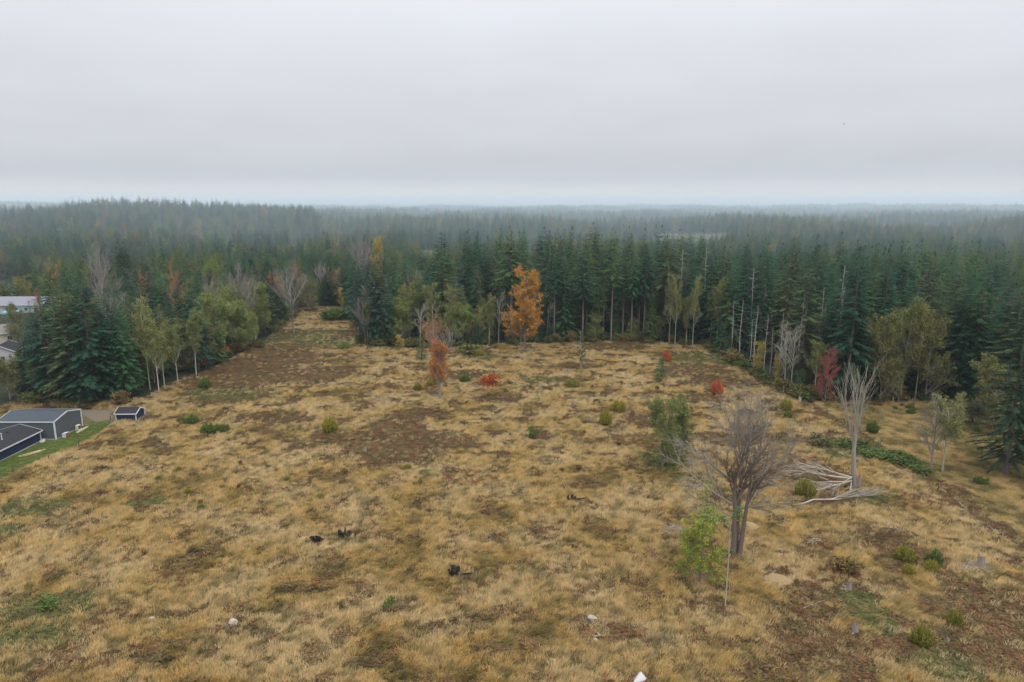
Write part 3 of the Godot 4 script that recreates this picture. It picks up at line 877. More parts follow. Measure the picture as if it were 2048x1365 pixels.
func forest() -> void:
	# kinds, all 32 m tall: 0-2 full crown, 3-4 bare below, 5 slim, 6 young and full to the ground
	firs = [make_fir("fir_tree", 32, 4.9, 0.08, 0.60, 0.32, 0.42, 4), make_fir("fir_tree", 32, 5.6, 0.14, 0.66, 0.38, 0.45, 8), make_fir("fir_tree", 32, 4.4, 0.10, 0.58, 0.30, 0.40, 4),
		make_fir("fir_tree", 32, 4.3, 0.50, 0.62, 0.35, 0.36, 26), make_fir("fir_tree", 32, 3.7, 0.58, 0.66, 0.45, 0.32, 34), make_fir("fir_tree", 32, 3.3, 0.22, 0.60, 0.45, 0.34, 14), make_fir("fir_tree", 32, 8.0, 0.02, 0.95, 0.30, 0.5, 0)]
	var names := ["fir_dark", "fir_green", "fir_blue", "fir_olive", "fir_brown"]
	var left := 262
	# 1 the grove behind the workshop, each where it shows: base x, base y, top y, kind, width, tint, label
	for q in [[60, 792, 650, 0, 1.15, "fir_dark", "leftmost short dark fir of the grove behind the grey workshop"], [105, 800, 590, 1, 1.1, "fir_dark", "tall dark fir behind the left part of the workshop roof"],
			[150, 806, 560, 0, 1.1, "fir_brown", "tallest broad dark fir in the middle of the grove behind the workshop"], [190, 803, 540, 1, 1.1, "fir_dark", "brownish pointed fir just right of the tallest grove fir"],
			[215, 800, 600, 0, 1.0, "fir_dark", "dense dark fir directly behind the small navy shed"], [250, 795, 585, 2, 1.05, "fir_green", "green-tinged fir at the right side of the grove, beside pale alders"], [130, 780, 555, 0, 1.1, "fir_dark", "back-row fir between the two tallest of the grove"],
			[80, 770, 600, 2, 1.1, "fir_blue", "bluish fir at the back left of the grove"], [230, 770, 575, 1, 1.0, "fir_dark", "back-row fir behind the shed, its top left of the red maple"], [180, 775, 575, 2, 1.0, "fir_dark", "slim back-row fir in the centre of the grove"], [270, 775, 610, 0, 0.95, "fir_olive", "olive-green fir behind the leaning alder trunks"], [165, 812, 690, 1, 1.2, "fir_dark", "low shaggy fir with drooping branches in front of the grove"],
			[345, 720, 555, 0, 1.0, "fir_dark", "dark fir behind the lichen-pale alders left of the lane"], [385, 700, 585, 1, 1.1, "fir_dark", "ragged dark fir overhanging the alder stand"], [320, 690, 545, 2, 1.0, "fir_dark", "fir right beside the small red maple top"],
			[545, 640, 510, 0, 1.1, "fir_dark", "dark fir left of the large bare maple by the lane"], [500, 620, 480, 1, 1.1, "fir_blue", "broad fir behind the grey bare trees left of the lane"], [460, 640, 530, 2, 1.0, "fir_blue", "fir beside the slim yellow-green cedar"],
			[713, 686, 522, 5, 0.95, "fir_dark", "slim fir with a long bare trunk at the left corner of the forest edge"], [745, 690, 505, 1, 0.85, "fir_dark", "dark fir, left one of the close pair at the forest corner"], [766, 690, 497, 1, 0.95, "fir_dark", "broad dark fir, right one of the close pair at the forest corner"],
			[1222, 686, 476, 4, 1.0, "fir_olive", "tall thin fir with the longest bare pale trunk at the forest edge"], [1108, 684, 490, 3, 0.95, "fir_dark", "bare-trunked fir just right of the big orange maple"], [1165, 684, 500, 3, 1.0, "fir_dark", "bare-trunked fir behind the ivy-clad sapling"], [1245, 683, 520, 4, 0.95, "fir_dark", "thin bare-trunked fir right of the tallest pale trunk"],
			[1262, 685, 495, 3, 0.9, "fir_green", "bare-trunked fir, second right of the tallest pale trunk"], [1287, 685, 488, 3, 1.0, "fir_dark", "bare-trunked fir, third right of the tallest pale trunk"], [1300, 688, 570, 2, 0.95, "fir_olive", "short green fir leaning out at the end of the bare trunk row"],
			[1665, 778, 555, 0, 1.2, "fir_dark", "full dark fir behind the crimson tree at the right forest edge"], [1705, 784, 575, 1, 1.2, "fir_green", "full fir directly behind the broken pale tree"], [1940, 803, 530, 2, 1.25, "fir_green", "tall slender fir with a pale bare leader at the right"], [1905, 800, 560, 0, 1.15, "fir_dark", "dark fir just left of the pale-leader fir"],
			[1990, 800, 545, 0, 1.2, "fir_blue", "large blue-green fir near the right edge behind the meadow"], [2035, 815, 570, 1, 1.2, "fir_blue", "blue-green fir cut by the right edge of the picture"], [1600, 770, 520, 1, 1.15, "fir_brown", "brownish fir above the cluster of grey dead trunks"]]:
		var p := spot(q[0], q[1])
		plant_fir(q[3], q[6], p, reach(p, q[2]), q[4] * (1.3 if q[0] < 300 else 1.1), q[5])
	# 2 everything beyond: nearest as trees of their own, the rest as one mass
	var wait := []
	var masses := []
	for k in 7: masses.push_back(PackedFloat32Array())
	var leafs := [PackedFloat32Array(), PackedFloat32Array(), PackedFloat32Array()]
	var broad := []
	var d := 120.0
	while d < 4700.0:
		var s := 7.8 if d < 520.0 else 7.8 * pow(d / 520.0, 0.55)
		var n := int(d * 1.56 / s)
		for i in n:
			var az := -0.78 + 1.56 * (i + rng.randf()) / n
			var dd := d + s * rnd(-0.45, 0.45)
			var x := dd * sin(az)
			var z := -dd * cos(az)
			if dd < 340.0:
				if Geometry2D.is_point_in_polygon(Vector2(x, z), open_land): continue
				# gap at the left edge where the far houses show, and the grove that is planted by hand
				if x < 0.0 and x / z > 0.686: continue
				if x < -60.0 and z > -192.0: continue
			if x < 0.0 and x / z > 0.68 and z > -352.0: continue
			if Vector2(x + 250, z + 338).length() < 26.0: continue
			if Vector2(x - 17, z + 640).length() < 14.0: continue
			var young := 0.6 if absf(az - 0.0262) < 0.005 and dd < 630.0 else 1.0
			var glade := hills.get_noise_2d(x * 3.0 + 400.0, z * 3.0)
			var mixed := (0.05 if dd < 360.0 else 0.09) + 0.5 * smoothstep(0.1, 0.45, glade)
			if x < -20.0 and dd < 345.0: mixed = 0.42
			if dd > 400.0 and glade < (-0.30 if dd < 550.0 else (-0.16 if dd < 950.0 or x > -100.0 else -0.5)): continue     # openings in the far woods
			var at := Vector3(x, height(x, z) - 0.2, z)
			var tall := (rnd(22, 40) + 6.0 * hills.get_noise_2d(x * 2.0, z * 2.0)) * young
			if dd > 350.0: tall = (rnd(16, 29) + 9.0 * maxf(glade, 0.0)) * young
			if x < -30.0 and dd < 360.0: tall *= 0.74
			var edge := dd < 262.0 and x > -20.0 and x < 62.0
			if dd < 285.0:   # looser belts where alders and dead trunks show at the forest foot
				var col := 1024.0 + FOCAL * x / (-z * cos(PITCH) + EYE * sin(PITCH))
				if col > 775.0 and col < 990.0 and z > -250.0: mixed = 0.0 if rng.randf() < 0.2 else (1.0 if rng.randf() < 0.6 else -1.0)
				if col > 1315.0 and col < 1450.0 and z > -238.0: mixed = 1.0 if rng.randf() < 0.4 else -1.0
				if col >= 1450.0 and col < 1625.0 and -z < lerpf(228.0, 196.0, (col - 1450.0) / 175.0): mixed = 1.0 if rng.randf() < 0.15 else -1.0
				if mixed < 0.0: continue
			if rng.randf() < mixed:
				if dd < 350.0: broad.push_back(at)
				else:
					var c: Color = [Color(0.14, 0.13, 0.10), Color(0.12, 0.15, 0.05), Color(0.16, 0.19, 0.06), Color(0.11, 0.15, 0.06), Color(0.13, 0.16, 0.07), Color(0.10, 0.13, 0.06), Color(0.22, 0.20, 0.06), Color(0.26, 0.14, 0.05)][rng.randi() % 8 if rng.randf() < 0.5 else rng.randi() % 6]
					put(leafs[rng.randi() % 3], at, rnd(0, TAU), rnd(1.0, 1.5) * (1.0 if dd < 1400.0 else 1.5), rnd(1.0, 1.5), Vector2.ZERO, shade(c, rnd(0.8, 1.2)))
				continue
			var kind := [0, 1, 2, 0, 2, 5, 1][rng.randi() % 7] as int
			if edge and rng.randf() < 0.75: kind = 3 + rng.randi() % 2
			var tint := rng.randi() % 5
			if rng.randf() < 0.22: tint = 0
			wait.push_back([dd - 4.0 * rng.randf(), at, tall, kind, tint, edge])
		d += s
	wait.sort_custom(func(a, b): return a[0] < b[0])
	var tint_word := ["dark", "green", "blue-green", "olive-green", "brownish"]
	for k in wait.size():
		var w = wait[k]
		var at: Vector3 = w[1]
		if k < left:
			var where := "in the forest behind the field"
			var side := (at.x / -at.z) * 1350.0 + 1024.0
			if at.x > 74.0: where = "behind the crimson tree right of the field" if side < 1700.0 else ("behind the broad olive trees of the right meadow" if side < 1880.0 else "in the forest at the right edge behind the meadow")
			elif at.x < -60.0: where = "in the woods left of the lane"
			elif at.x < 0.0: where = "in the forest left of the orange maple"
			elif at.x < 24.0: where = "in the forest just right of the orange maple"
			elif at.x < 48.0: where = "in the forest behind the bare trunk row"
			else: where = "in the forest behind the pale alders at the field corner"
			plant_fir(w[3], "%s %s %s fir %s" % ["short" if w[2] < 27.0 else ("towering" if w[2] > 36.0 else "tall"), "bare-trunked" if w[3] in [3, 4] else ("slim-crowned" if w[3] == 5 else "full-crowned"), tint_word[w[4]], where], at, w[2], rnd(0.95, 1.6), names[w[4]], "firs " + where)
		else:
			var far := sqrt(at.x * at.x + at.z * at.z)
			var g := 1.0 if far < 1200.0 else 1.0 + 0.5 * smoothstep(1200.0, 3500.0, far)
			put(masses[w[3]], at, rnd(0, TAU), (0.35 + 0.65 * w[2] / 32.0) * rnd(1.1, 1.6) * g, w[2] / 32.0, Vector2.ZERO, shade(tints_far[w[4]], rnd(0.7, 1.5)))
	var mass := thing("distant_forest", "hazy fir and leaf forest rolling away to the horizon", "forest")
	mass.set_meta("kind", "stuff")
	for k in 7:
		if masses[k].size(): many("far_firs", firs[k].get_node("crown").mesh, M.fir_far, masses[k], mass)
	used["far_firs"] = 0
	for k in 3:
		var ends := PackedVector3Array()
		var w := wood()
		limb(w, Vector3.ZERO, Vector3.UP, 14.0, 0.25, 3, MAPLE if k else VASE, ends, Color(1.2, 1.15, 1.1))
		var lm := leaves(ends, 2, 0.8, 0.34, [Color(1, 1, 1), Color(1.15, 1.1, 0.9), Color(0.8, 0.85, 0.9)], 0.8)
		if k == 0: lm = leaves(ends, 1, 0.7, 0.2, [Color(1, 1, 1)], 0.6)
		var all := Mesher.new()
		all.v = lm.v; all.c = lm.c
		all.v.append_array(w.v); all.c.append_array(w.c)
		many("far_leaf_trees", all.mesh(), M.leaf, leafs[k], mass)
	leaf_trees(broad)

# ---------------------------------------------------------------- single trees
var protos := {}

func proto(key: String, o: Node3D) -> void:
	protos[key] = o
	o.visible = false

func leaf_trees(broad: Array) -> void:
	var pale := Color(0.40, 0.38, 0.34)
	var grey := Color(0.27, 0.25, 0.23)
	var lichen := Color(0.30, 0.31, 0.22)
	# all 15 m tall
	proto("alder", leafy("alder_tree", "x", "alder tree", ALDER, 15, 0.17, pale, 7, 0.75, 0.24, [Color(0.16, 0.19, 0.055), Color(0.20, 0.21, 0.06), Color(0.13, 0.16, 0.05)], 0.75))
	proto("alder2", leafy("alder_tree", "x", "alder tree", ALDER, 15, 0.15, lichen, 5, 0.7, 0.22, [Color(0.19, 0.20, 0.07), Color(0.23, 0.20, 0.05), Color(0.15, 0.18, 0.06)], 0.55))
	proto("thicket", leafy("leafy_tree", "x", "leafy tree", FULL, 15, 0.18, grey, 7, 0.8, 0.25, [Color(0.17, 0.22, 0.05), Color(0.21, 0.25, 0.06), Color(0.13, 0.18, 0.05)], 1.0))
	proto("olive", leafy("leafy_tree", "x", "leafy tree", FULL, 15, 0.16, grey, 4, 0.8, 0.26, [Color(0.14, 0.16, 0.045), Color(0.19, 0.19, 0.05), Color(0.11, 0.12, 0.04), Color(0.16, 0.12, 0.04)], 0.95))
	proto("bare", leafy("bare_tree", "x", "bare tree", VASE, 15, 0.24, Color(0.25, 0.22, 0.21), 0, 0, 0, []))
	proto("bare2", leafy("bare_tree", "x", "bare tree", ALDER, 15, 0.15, Color(0.34, 0.32, 0.28), 0, 0, 0, []))
	proto("orange", leafy("orange_maple", "x", "maple tree", MAPLE, 15, 0.2, grey, 4, 0.65, 0.24, [Color(0.40, 0.15, 0.05), Color(0.46, 0.20, 0.07), Color(0.34, 0.14, 0.07)], 0.6))
	proto("red", leafy("red_maple", "x", "maple tree", FULL, 15, 0.16, grey, 4, 0.55, 0.2, [Color(0.46, 0.075, 0.045), Color(0.52, 0.11, 0.06), Color(0.30, 0.10, 0.07)], 0.6))
	proto("crimson", leafy("crimson_tree", "x", "tree", FULL, 15, 0.16, Color(0.25, 0.17, 0.16), 4, 0.55, 0.2, [Color(0.30, 0.055, 0.05), Color(0.36, 0.08, 0.06), Color(0.22, 0.07, 0.06)], 0.8))
	proto("gold", leafy("golden_maple", "x", "maple tree", FULL, 15, 0.14, grey, 5, 0.6, 0.25, [Color(0.40, 0.31, 0.05), Color(0.46, 0.38, 0.07), Color(0.38, 0.25, 0.04)], 0.7))
	proto("snag", snag())
	for p in broad:
		var left: bool = p.x < -20.0
		var key: String = ["alder", "olive", "alder2", "bare", "bare2", "olive", "thicket", "orange", "gold"][rng.randi() % (8 if left and rng.randf() < 0.45 else 7)]
		var what: String = {"alder": "pale-trunked yellow-green alder", "olive": "olive-green leafy tree", "alder2": "sparse alder with lichen-pale branches", "bare": "bare grey fan-shaped tree", "bare2": "slender leafless pale tree", "thicket": "fresh green leafy tree", "orange": "orange autumn maple", "gold": "golden autumn maple"}[key]
		var side: float = p.x / -p.z * 1350.0 + 1024.0
		var where: String = ("behind the fir grove" if side < 290.0 else ("behind the alder stand" if side < 430.0 else ("left of the large bare maple" if side < 570.0 else "beyond the end of the lane"))) if left else "among the firs left of the orange maple" if p.x < 5.0 else "among the firs right of the orange maple" if p.x < 62.0 else "among firs beyond the right meadow"
		var big := rnd(0.85, 1.35)
		copy_of(protos[key], ("small " if big < 1.0 else ("tall " if big > 1.2 else "")) + what + " " + where, p, rnd(0, TAU), Vector3.ONE * big, "leaf trees " + where)

func snag() -> Node3D:
	var o := thing("snag_tree", "x", "dead tree")
	var m := wood()
	var p := Vector3(0, -0.3, 0)
	for i in 6:
		var q := Vector3(rnd(-0.15, 0.15), 15.0 * (i + 1) / 6.0, rnd(-0.15, 0.15))
		m.tube(p, q, 0.17 - i * 0.022, 0.15 - i * 0.022, 6, Color(0.36, 0.33, 0.31))
		p = q
	part("trunk", m.mesh(), M.bark, o)
	var b := wood()
	for i in 34:
		var y := rnd(3.0, 14.6)
		var a := rnd(0, TAU)
		var l := rnd(0.5, 1.9)
		b.tube(Vector3(0, y, 0), Vector3(cos(a) * l, y + rnd(-0.3, 0.6), sin(a) * l), 0.035, 0.01, 3, Color(0.33, 0.30, 0.28))
	part("branches", b.mesh(), M.bark, o)
	return o

func stand(key: String, px: float, py: float, top: float, wide: float, label: String, group := "") -> Node3D:
	var p := spot(px, py)
	var s := reach(p, top) / 15.0
	return copy_of(protos[key], label, p, rnd(0, TAU), Vector3(s * wide, s, s * wide), group)

func single_trees() -> void:
	# pixel of the foot x, y, row of the top, width, label
	stand("bare", 588, 667, 552, 1.15, "large bare brown maple with forked trunk standing by the lane")
	stand("alder2", 330, 782, 640, 0.9, "lichen-pale alder with white-speckled crown left of the dark grove gap")
	stand("alder", 318, 788, 655, 0.8, "leaning pale-trunked alder nearest the shed side of the alder stand")
	stand("alder", 356, 768, 650, 0.8, "pale alder, second in the row right of the grove")
	stand("alder2", 300, 780, 600, 0.8, "tall yellow-green alder against the right flank of the fir grove")
	stand("alder", 392, 752, 620, 0.75, "alder with orange-tinged leaves in the middle of the alder stand")
	stand("alder2", 420, 726, 625, 0.8, "white-stemmed alder standing forward of the alder stand")
	stand("thicket", 440, 715, 590, 1.0, "broad yellow-green tree with grey upper twigs at the lane side")
	stand("thicket", 475, 706, 605, 1.0, "bright green bushy tree at the right end of the alder stand")
	stand("thicket", 505, 694, 625, 1.0, "rounded green tree, last of the stand beside the field")
	stand("thicket", 405, 735, 640, 0.9, "fresh green tree behind the white-stemmed alder")
	stand("bare", 432, 700, 568, 0.7, "grey bare-topped tree rising behind the yellow-green trees")
	stand("bare", 492, 690, 552, 1.0, "wide grey bare tree, paler, behind the bright green bushy tree")
	stand("bare", 215, 660, 515, 0.8, "pale bare tree among the firs above the grove")
	stand("orange", 120, 640, 532, 0.6, "half-bare orange-topped maple above the long pale building")
	stand("red", 292, 668, 552, 0.45, "vivid red maple top showing between dark firs")
	stand("red", 356, 660, 546, 0.45, "fading red maple right of the vivid red one")
	stand("thicket", 428, 650, 522, 0.55, "slim yellow-green cedar-like tree among dark firs")
	stand("orange", 80, 660, 585, 0.6, "small orange maple at the end of the long pale building's roof")
	stand("orange", 667, 612, 542, 1.1, "orange maple at the far end of the lane")
	stand("bare", 645, 610, 535, 0.9, "grey bare tree beside the orange maple of the lane")
	stand("olive", 622, 625, 553, 0.9, "dull green tree right of the large bare maple")
	stand("orange", 603, 612, 535, 0.6, "pale orange tree behind the large bare maple")
	stand("gold", 683, 618, 578, 0.8, "golden shrub-like maple left of the slim corner fir")
	stand("gold", 757, 640, 482, 0.4, "yellow tree top rising behind the close pair of firs")
	stand("bare", 730, 640, 490, 0.8, "greyish pink bare tree behind the slim corner fir")
	stand("alder2", 818, 684, 566, 0.8, "pale grey-green birch with two white stems at the forest edge")
	stand("alder2", 803, 682, 572, 0.7, "thin white-stemmed birch just left of the pale grey-green one")
	stand("alder", 868, 688, 566, 0.9, "olive alder behind the orange-red tree's left side")
	stand("alder2", 905, 688, 570, 0.8, "bare-branched alder behind the orange-red tree's right side")
	stand("alder", 735, 692, 600, 0.6, "thin leaning white birch at the foot of the forest corner")
	stand("alder", 752, 690, 640, 0.6, "small birch sapling leaning beside the close pair of firs")
	stand("alder", 978, 690, 590, 0.7, "white-stemmed alder left of the big orange maple")
	stand("bare2", 997, 688, 580, 0.7, "tall pale dead stem just left of the big orange maple")
	stand("gold", 800, 700, 672, 1.4, "small golden maple bush below the white birches")
	stand("olive", 940, 690, 640, 1.2, "olive thicket tree in the shade between the two orange trees")
	for k in 26:
		var t := rng.randf()
		var px := lerpf(285, 530, t)
		var py := lerpf(784, 690, pow(t, 1.25)) - rnd(4, 50)
		var g := rng.randi() % 4
		stand(["alder", "alder2", "thicket", "olive"][g], px, py, py - rnd(75, 120), rnd(0.75, 1.1), ["pale-stemmed leafy alder", "thin lichen-pale alder", "fresh green bushy tree", "olive-green bushy tree"][g] + " " + ["beside the fir grove", "in the middle of the alder stand", "at the lane end of the alder stand"][int(t * 2.99)], "trees of the alder stand")
	for k in 34:
		var px := rnd(770, 1480)
		var py := 690.0 if px < 1400.0 else lerpf(694, 735, (px - 1400.0) / 80.0)
		py -= rnd(3, 16)
		var g := rng.randi() % 4
		var side: String = ["left of the orange maple", "behind the bare trunk row", "at the field corner by the pale alders"][0 if px < 1050.0 else (1 if px < 1310.0 else 2)]
		if g < 2:
			var p := spot(px, py)
			var yf := plant_fir(6, ["small dark fir", "small green fir"][g] + " in the understory " + side, p, rnd(5, 12), 1.2, ["fir_dark", "fir_green"][g], "young firs of the understory")
			yf.name = numbered("young_fir")
		else:
			stand(["olive", "thicket"][g - 2], px, py, py - rnd(28, 62), rnd(0.9, 1.4), ["small olive tree", "small green tree"][g - 2] + " in the understory " + side, "small trees of the understory")
	for k in [[1338, 690, 560], [1350, 694, 556], [1372, 694, 590], [1385, 698, 555], [1420, 690, 565], [1432, 698, 558], [1450, 702, 598]]:
		stand("alder2" if k[0] % 4 else "alder", k[0], k[1], k[2], 0.6, "pale-stemmed alder in the row at the back right corner of the field", "pale alders at the back right corner")
	for k in [[1462, 712, 600], [1478, 720, 600], [1500, 728, 640], [1507, 735, 610], [1528, 742, 628], [1540, 750, 655], [1558, 752, 625], [1566, 750, 640], [1595, 770, 700], [1472, 705, 650]]:
		stand("snag", k[0], k[1], k[2], 0.9, "grey dead trunk in the leafless cluster at the right forest edge", "grey dead trunks at the right forest edge")
	stand("bare2", 1581, 786, 645, 0.75, "pale leafless tree standing forward of the grey dead trunks")
	stand("gold", 1516, 752, 686, 0.8, "yellow-orange vine maple among the grey dead trunks")
	stand("gold", 1552, 772, 712, 0.6, "second smaller yellow maple right of the vine maple")
	stand("crimson", 1650, 808, 704, 0.75, "crimson tree at the right forest edge behind the broken tree")
	stand("olive", 1800, 806, 612, 0.75, "broad yellow-olive tree at the back of the right meadow")
	stand("olive", 1760, 806, 640, 0.75, "olive tree with brown twigs, left half of the broad pair")
	stand("olive", 1850, 806, 625, 0.75, "yellow-green tree, right half of the broad pair by the meadow")
	stand("alder2", 1830, 803, 600, 0.7, "thin pale alder standing behind the broad olive trees of the meadow")
	stand("alder", 1778, 803, 618, 0.7, "yellowish alder between the two left olive trees of the meadow")
	for k in 14:
		var sx := rnd(1080, 1700)
		var ps := spot(sx, (686.0 if sx < 1420.0 else lerpf(700, 790, (sx - 1420.0) / 280.0)) - rnd(4, 26))
		var ts := rnd(20, 34)
		copy_of(protos["snag"], "grey dead trunk standing between the firs " + ("behind the bare trunk row" if sx < 1320.0 else ("behind the pale alders of the field corner" if sx < 1480.0 else "behind the leafless cluster")), ps, rnd(0, TAU), Vector3(ts / 15.0 * 0.8, ts / 15.0, ts / 15.0 * 0.8), "dead trunks inside the forest")
	stand("alder2", 1735, 800, 640, 0.6, "grey thin tree at the left of the broad olive pair")
	stand("olive", 1985, 860, 720, 1.1, "olive-green bushy tree left of the big drooping fir")
	stand("olive", 45, 770, 700, 1.3, "yellow-green tree in front of the white gabled building")
	stand("olive", 20, 800, 715, 1.3, "yellow-green shrubby tree at the left edge above the workshop")
	stand("alder", 75, 800, 725, 1.0, "green tree with leaning stems left of the grove")
	stand("olive", 38, 690, 610, 0.9, "khaki tree in front of the long pale building")
	var f := plant_fir(2, "dark fir cut by the left edge above the houses", spot(-18, 720), 24.0, 1.0, "fir_dark")
	f.position.x -= 2.0
	# young trees in the field
	var y := plant_fir(6, "small dark green fir standing alone in the field right of centre", spot(1322, 757), 7.2, 1.35, "fir_green")
	y.name = numbered("young_fir")
	for q in [[843, 722, 668, "fir_green", "green young cedar beside the orange-red tree"], [1705, 800, 740, "fir_green", "green young fir behind the broken tree"], [1600, 790, 735, "fir_olive", "bright green young fir at the right forest edge"], [955, 694, 640, "fir_dark", "dark young fir in the shade at the back of the field"], [1945, 850, 770, "fir_dark", "dark young fir at the far right of the meadow"]]:
		var p := spot(q[0], q[1])
		y = plant_fir(6, q[4], p, reach(p, q[2]), 1.1, q[3])
		y.name = numbered("young_fir")

func hero_trees() -> void:
	var grey := Color(0.27, 0.25, 0.23)
	# the big orange maple
	var p := spot(1050, 706)
	var h := reach(p, 541)
	var o := thing("orange_maple", "big solitary orange maple at the back of the field before the dark firs", "maple tree", p)
	var P := {"wander": 0.09, "lift": [0.05, 0.06, 0.10, 0.01], "taper": 0.85, "twig": 0.02, "kids": [0, 7, 8, 38], "from": [0, 0.2, 0.15, 0.16], "angle": [0, 0.7, 0.8, 1.0], "ratio": [0, 0.5, 0.52, 0.225]}
	var ends := PackedVector3Array()
	var w := wood()
	limb(w, Vector3(0, -0.4, 0), Vector3(0.02, 1, 0), h * 0.93, 0.45, 3, P, ends, Color(0.20, 0.17, 0.15))
	# lower skirt to the left
	for k in 5: limb(w, Vector3(0, h * (0.2 + 0.05 * k), 0), Vector3(-1, 0.25, rnd(-0.8, 0.8)).normalized(), h * 0.22, 0.16, 2, P, ends, Color(0.20, 0.17, 0.15))
	part("trunk", w.mesh(), M.bark, o)
	part("crown", leaves(ends, 4, 0.85, 0.3, [Color(0.55, 0.25, 0.025), Color(0.60, 0.33, 0.04), Color(0.48, 0.19, 0.03), Color(0.42, 0.22, 0.04)], 0.92).mesh(), M.leaf, o)
	# the orange-red half-bare tree
	p = spot(880, 801)
	h = reach(p, 632)
	o = thing("rust_red_tree", "orange-red tree with a bare grey right side standing in the field", "tree", p)
	w = wood()
	ends = PackedVector3Array()
	P = {"wander": 0.09, "lift": [0.08, 0.10, 0.12, 0.0], "taper": 0.8, "twig": 0.016, "kids": [0, 6, 7, 19], "from": [0, 0.2, 0.15, 0.28], "angle": [0, 0.6, 0.7, 0.8], "ratio": [0, 0.5, 0.5, 0.28]}
	limb(w, Vector3(0, -0.3, 0), Vector3(0.02, 1, 0), h * 0.62, 0.42, 3, P, ends, Color(0.24, 0.21, 0.19))
	for q in [[-0.35, 0.3], [-0.2, -0.3], [-0.05, 0.1], [-0.45, -0.1]]: limb(w, Vector3(0, h * 0.42, 0), Vector3(q[0], 1, q[1]).normalized(), h * 0.45, 0.16, 2, P, ends, Color(0.22, 0.19, 0.17))
	var bare := PackedVector3Array()
	for q in [[0.45, 0.2], [0.6, -0.2], [0.3, -0.1]]: limb(w, Vector3(0, h * 0.4, 0), Vector3(q[0], 1, q[1]).normalized(), h * 0.42, 0.13, 2, P, bare, Color(0.27, 0.25, 0.22))
	part("trunk", w.mesh(), M.bark, o)
	part("crown", leaves(ends, 4, 0.8, 0.22, [Color(0.46, 0.17, 0.04), Color(0.50, 0.21, 0.05), Color(0.40, 0.14, 0.035)], 0.95).mesh(), M.leaf, o)
	# the great dead tree on the right
	p = spot(1472, 1112)
	h = reach(p, 790)
	o = thing("dead_tree", "great leafless tree with twin trunks and a wide grey crown, right foreground", "dead tree", p)
	P = {"wander": 0.11, "lift": [0.05, 0.06, 0.02, 0.03], "taper": 0.72, "twig": 0.016, "kids": [0, 10, 9, 3], "from": [0, 0.06, 0.35, 0.5], "angle": [0, 0.65, 0.75, 0.30], "ratio": [0, 0.5, 0.44, 0.62]}
	var bark := Color(0.17, 0.135, 0.11)
	for q in [[-0.35, 0.0, 0.55, -0.05, 0.5], [0.40, 0.1, 0.48, 0.07, 0.55], [0.05, -0.4, 0.60, 0.02, -0.06]]:
		rng.seed = 500 + int(q[2] * 100)
		w = wood()
		limb(w, Vector3(q[0], -0.4, q[1]), Vector3(q[3], 1, rnd(-0.06, 0.06)).normalized(), h * q[2], 0.42, 3, P, ends, bark)
		part("trunk", w.mesh(), M.bark, o)
	var upper := Color(0.25, 0.225, 0.19)
	for q in [[0.30, -1.0, 0.75, 0.1, 0.5, 0.15], [0.22, -1.0, 0.4, -0.2, 0.36, 0.10], [0.42, -0.8, 0.8, -0.4, 0.42, 0.16], [0.40, 0.8, 0.85, 0.2, 0.46, 0.14], [0.36, 0.5, 1.0, -0.3, 0.5, 0.15], [0.48, 0.2, 1.0, 0.3, 0.42, 0.14], [0.48, -0.3, 1.0, 0.0, 0.46, 0.14], [0.3, 0.9, 0.3, 0.3, 0.3, 0.12], [0.28, 0.7, 0.25, -0.5, 0.3, 0.1], [0.45, 0.5, 0.9, 0.7, 0.42, 0.13], [0.6, 0.1, 1.0, -0.2, 0.40, 0.11], [0.6, -0.15, 1.0, 0.2, 0.40, 0.11], [0.55, 0.35, 1.0, -0.4, 0.42, 0.12], [0.58, -0.4, 0.9, 0.4, 0.36, 0.1]]:
		w = wood()
		limb(w, Vector3(0, h * q[0], 0), Vector3(q[1], q[2], q[3]).normalized(), h * q[4], q[5], 2, P.merged({"kids": [0, 9, 12, 8], "from": [0, 0.1, 0.2, 0.5]}, true), ends, upper)
		part("limb", w.mesh(), M.bark, o)
	# the split tree further right: pale standing stem with upright shoots, its other half broken down
	p = spot(1705, 977)
	h = reach(p, 750)
	o = thing("split_tree", "pale split tree with fan of upright shoots and orange broken stump beside it", "dead tree", p)
	var ash := Color(0.35, 0.32, 0.27)
	w = wood()
	w.tube(Vector3(0.2, -0.3, 0), Vector3(0.0, 2.6, 0), 0.72, 0.5, 8, Color(0.24, 0.21, 0.19))
	w.tube(Vector3(0.0, 2.6, 0), Vector3(-0.45, 7.0, 0), 0.46, 0.33, 8, Color(0.28, 0.25, 0.22))
	w.tube(Vector3(-0.45, 7.0, 0), Vector3(-0.35, 11.0, 0), 0.33, 0.22, 7, Color(0.32, 0.29, 0.25))
	part("trunk", w.mesh(), M.bark, o)
	P = {"wander": 0.05, "lift": [0.10, 0.10, 0.12, 0.05], "taper": 0.75, "twig": 0.02, "kids": [0, 4, 8, 8], "from": [0, 0.15, 0.15, 0.3], "angle": [0, 0.3, 0.33, 0.4], "ratio": [0, 0.5, 0.5, 0.5]}
	var ends2 := PackedVector3Array()
	for q in [[7.0, -0.35, 0.60], [8.0, -0.22, 0.58], [10.5, 0.02, 0.48], [9.0, -0.5, 0.45], [10.5, -0.10, 0.47], [8.5, 0.16, 0.38], [10.8, 0.10, 0.42], [5.5, 0.10, 0.30], [5.6, -0.14, 0.34]]:
		w = wood()
		limb(w, Vector3(-0.4, q[0], 0), Vector3(q[1], 1, rnd(-0.2, 0.2)).normalized(), h * q[2] * 0.95, 0.10, 2, P, ends2, ash)
		part("limb", w.mesh(), M.bark, o)
	part("crown", leaves(ends2, 1, 0.4, 0.13, [Color(0.22, 0.24, 0.07), Color(0.28, 0.25, 0.08)], 0.35).mesh(), M.leaf, o)
	w = wood()
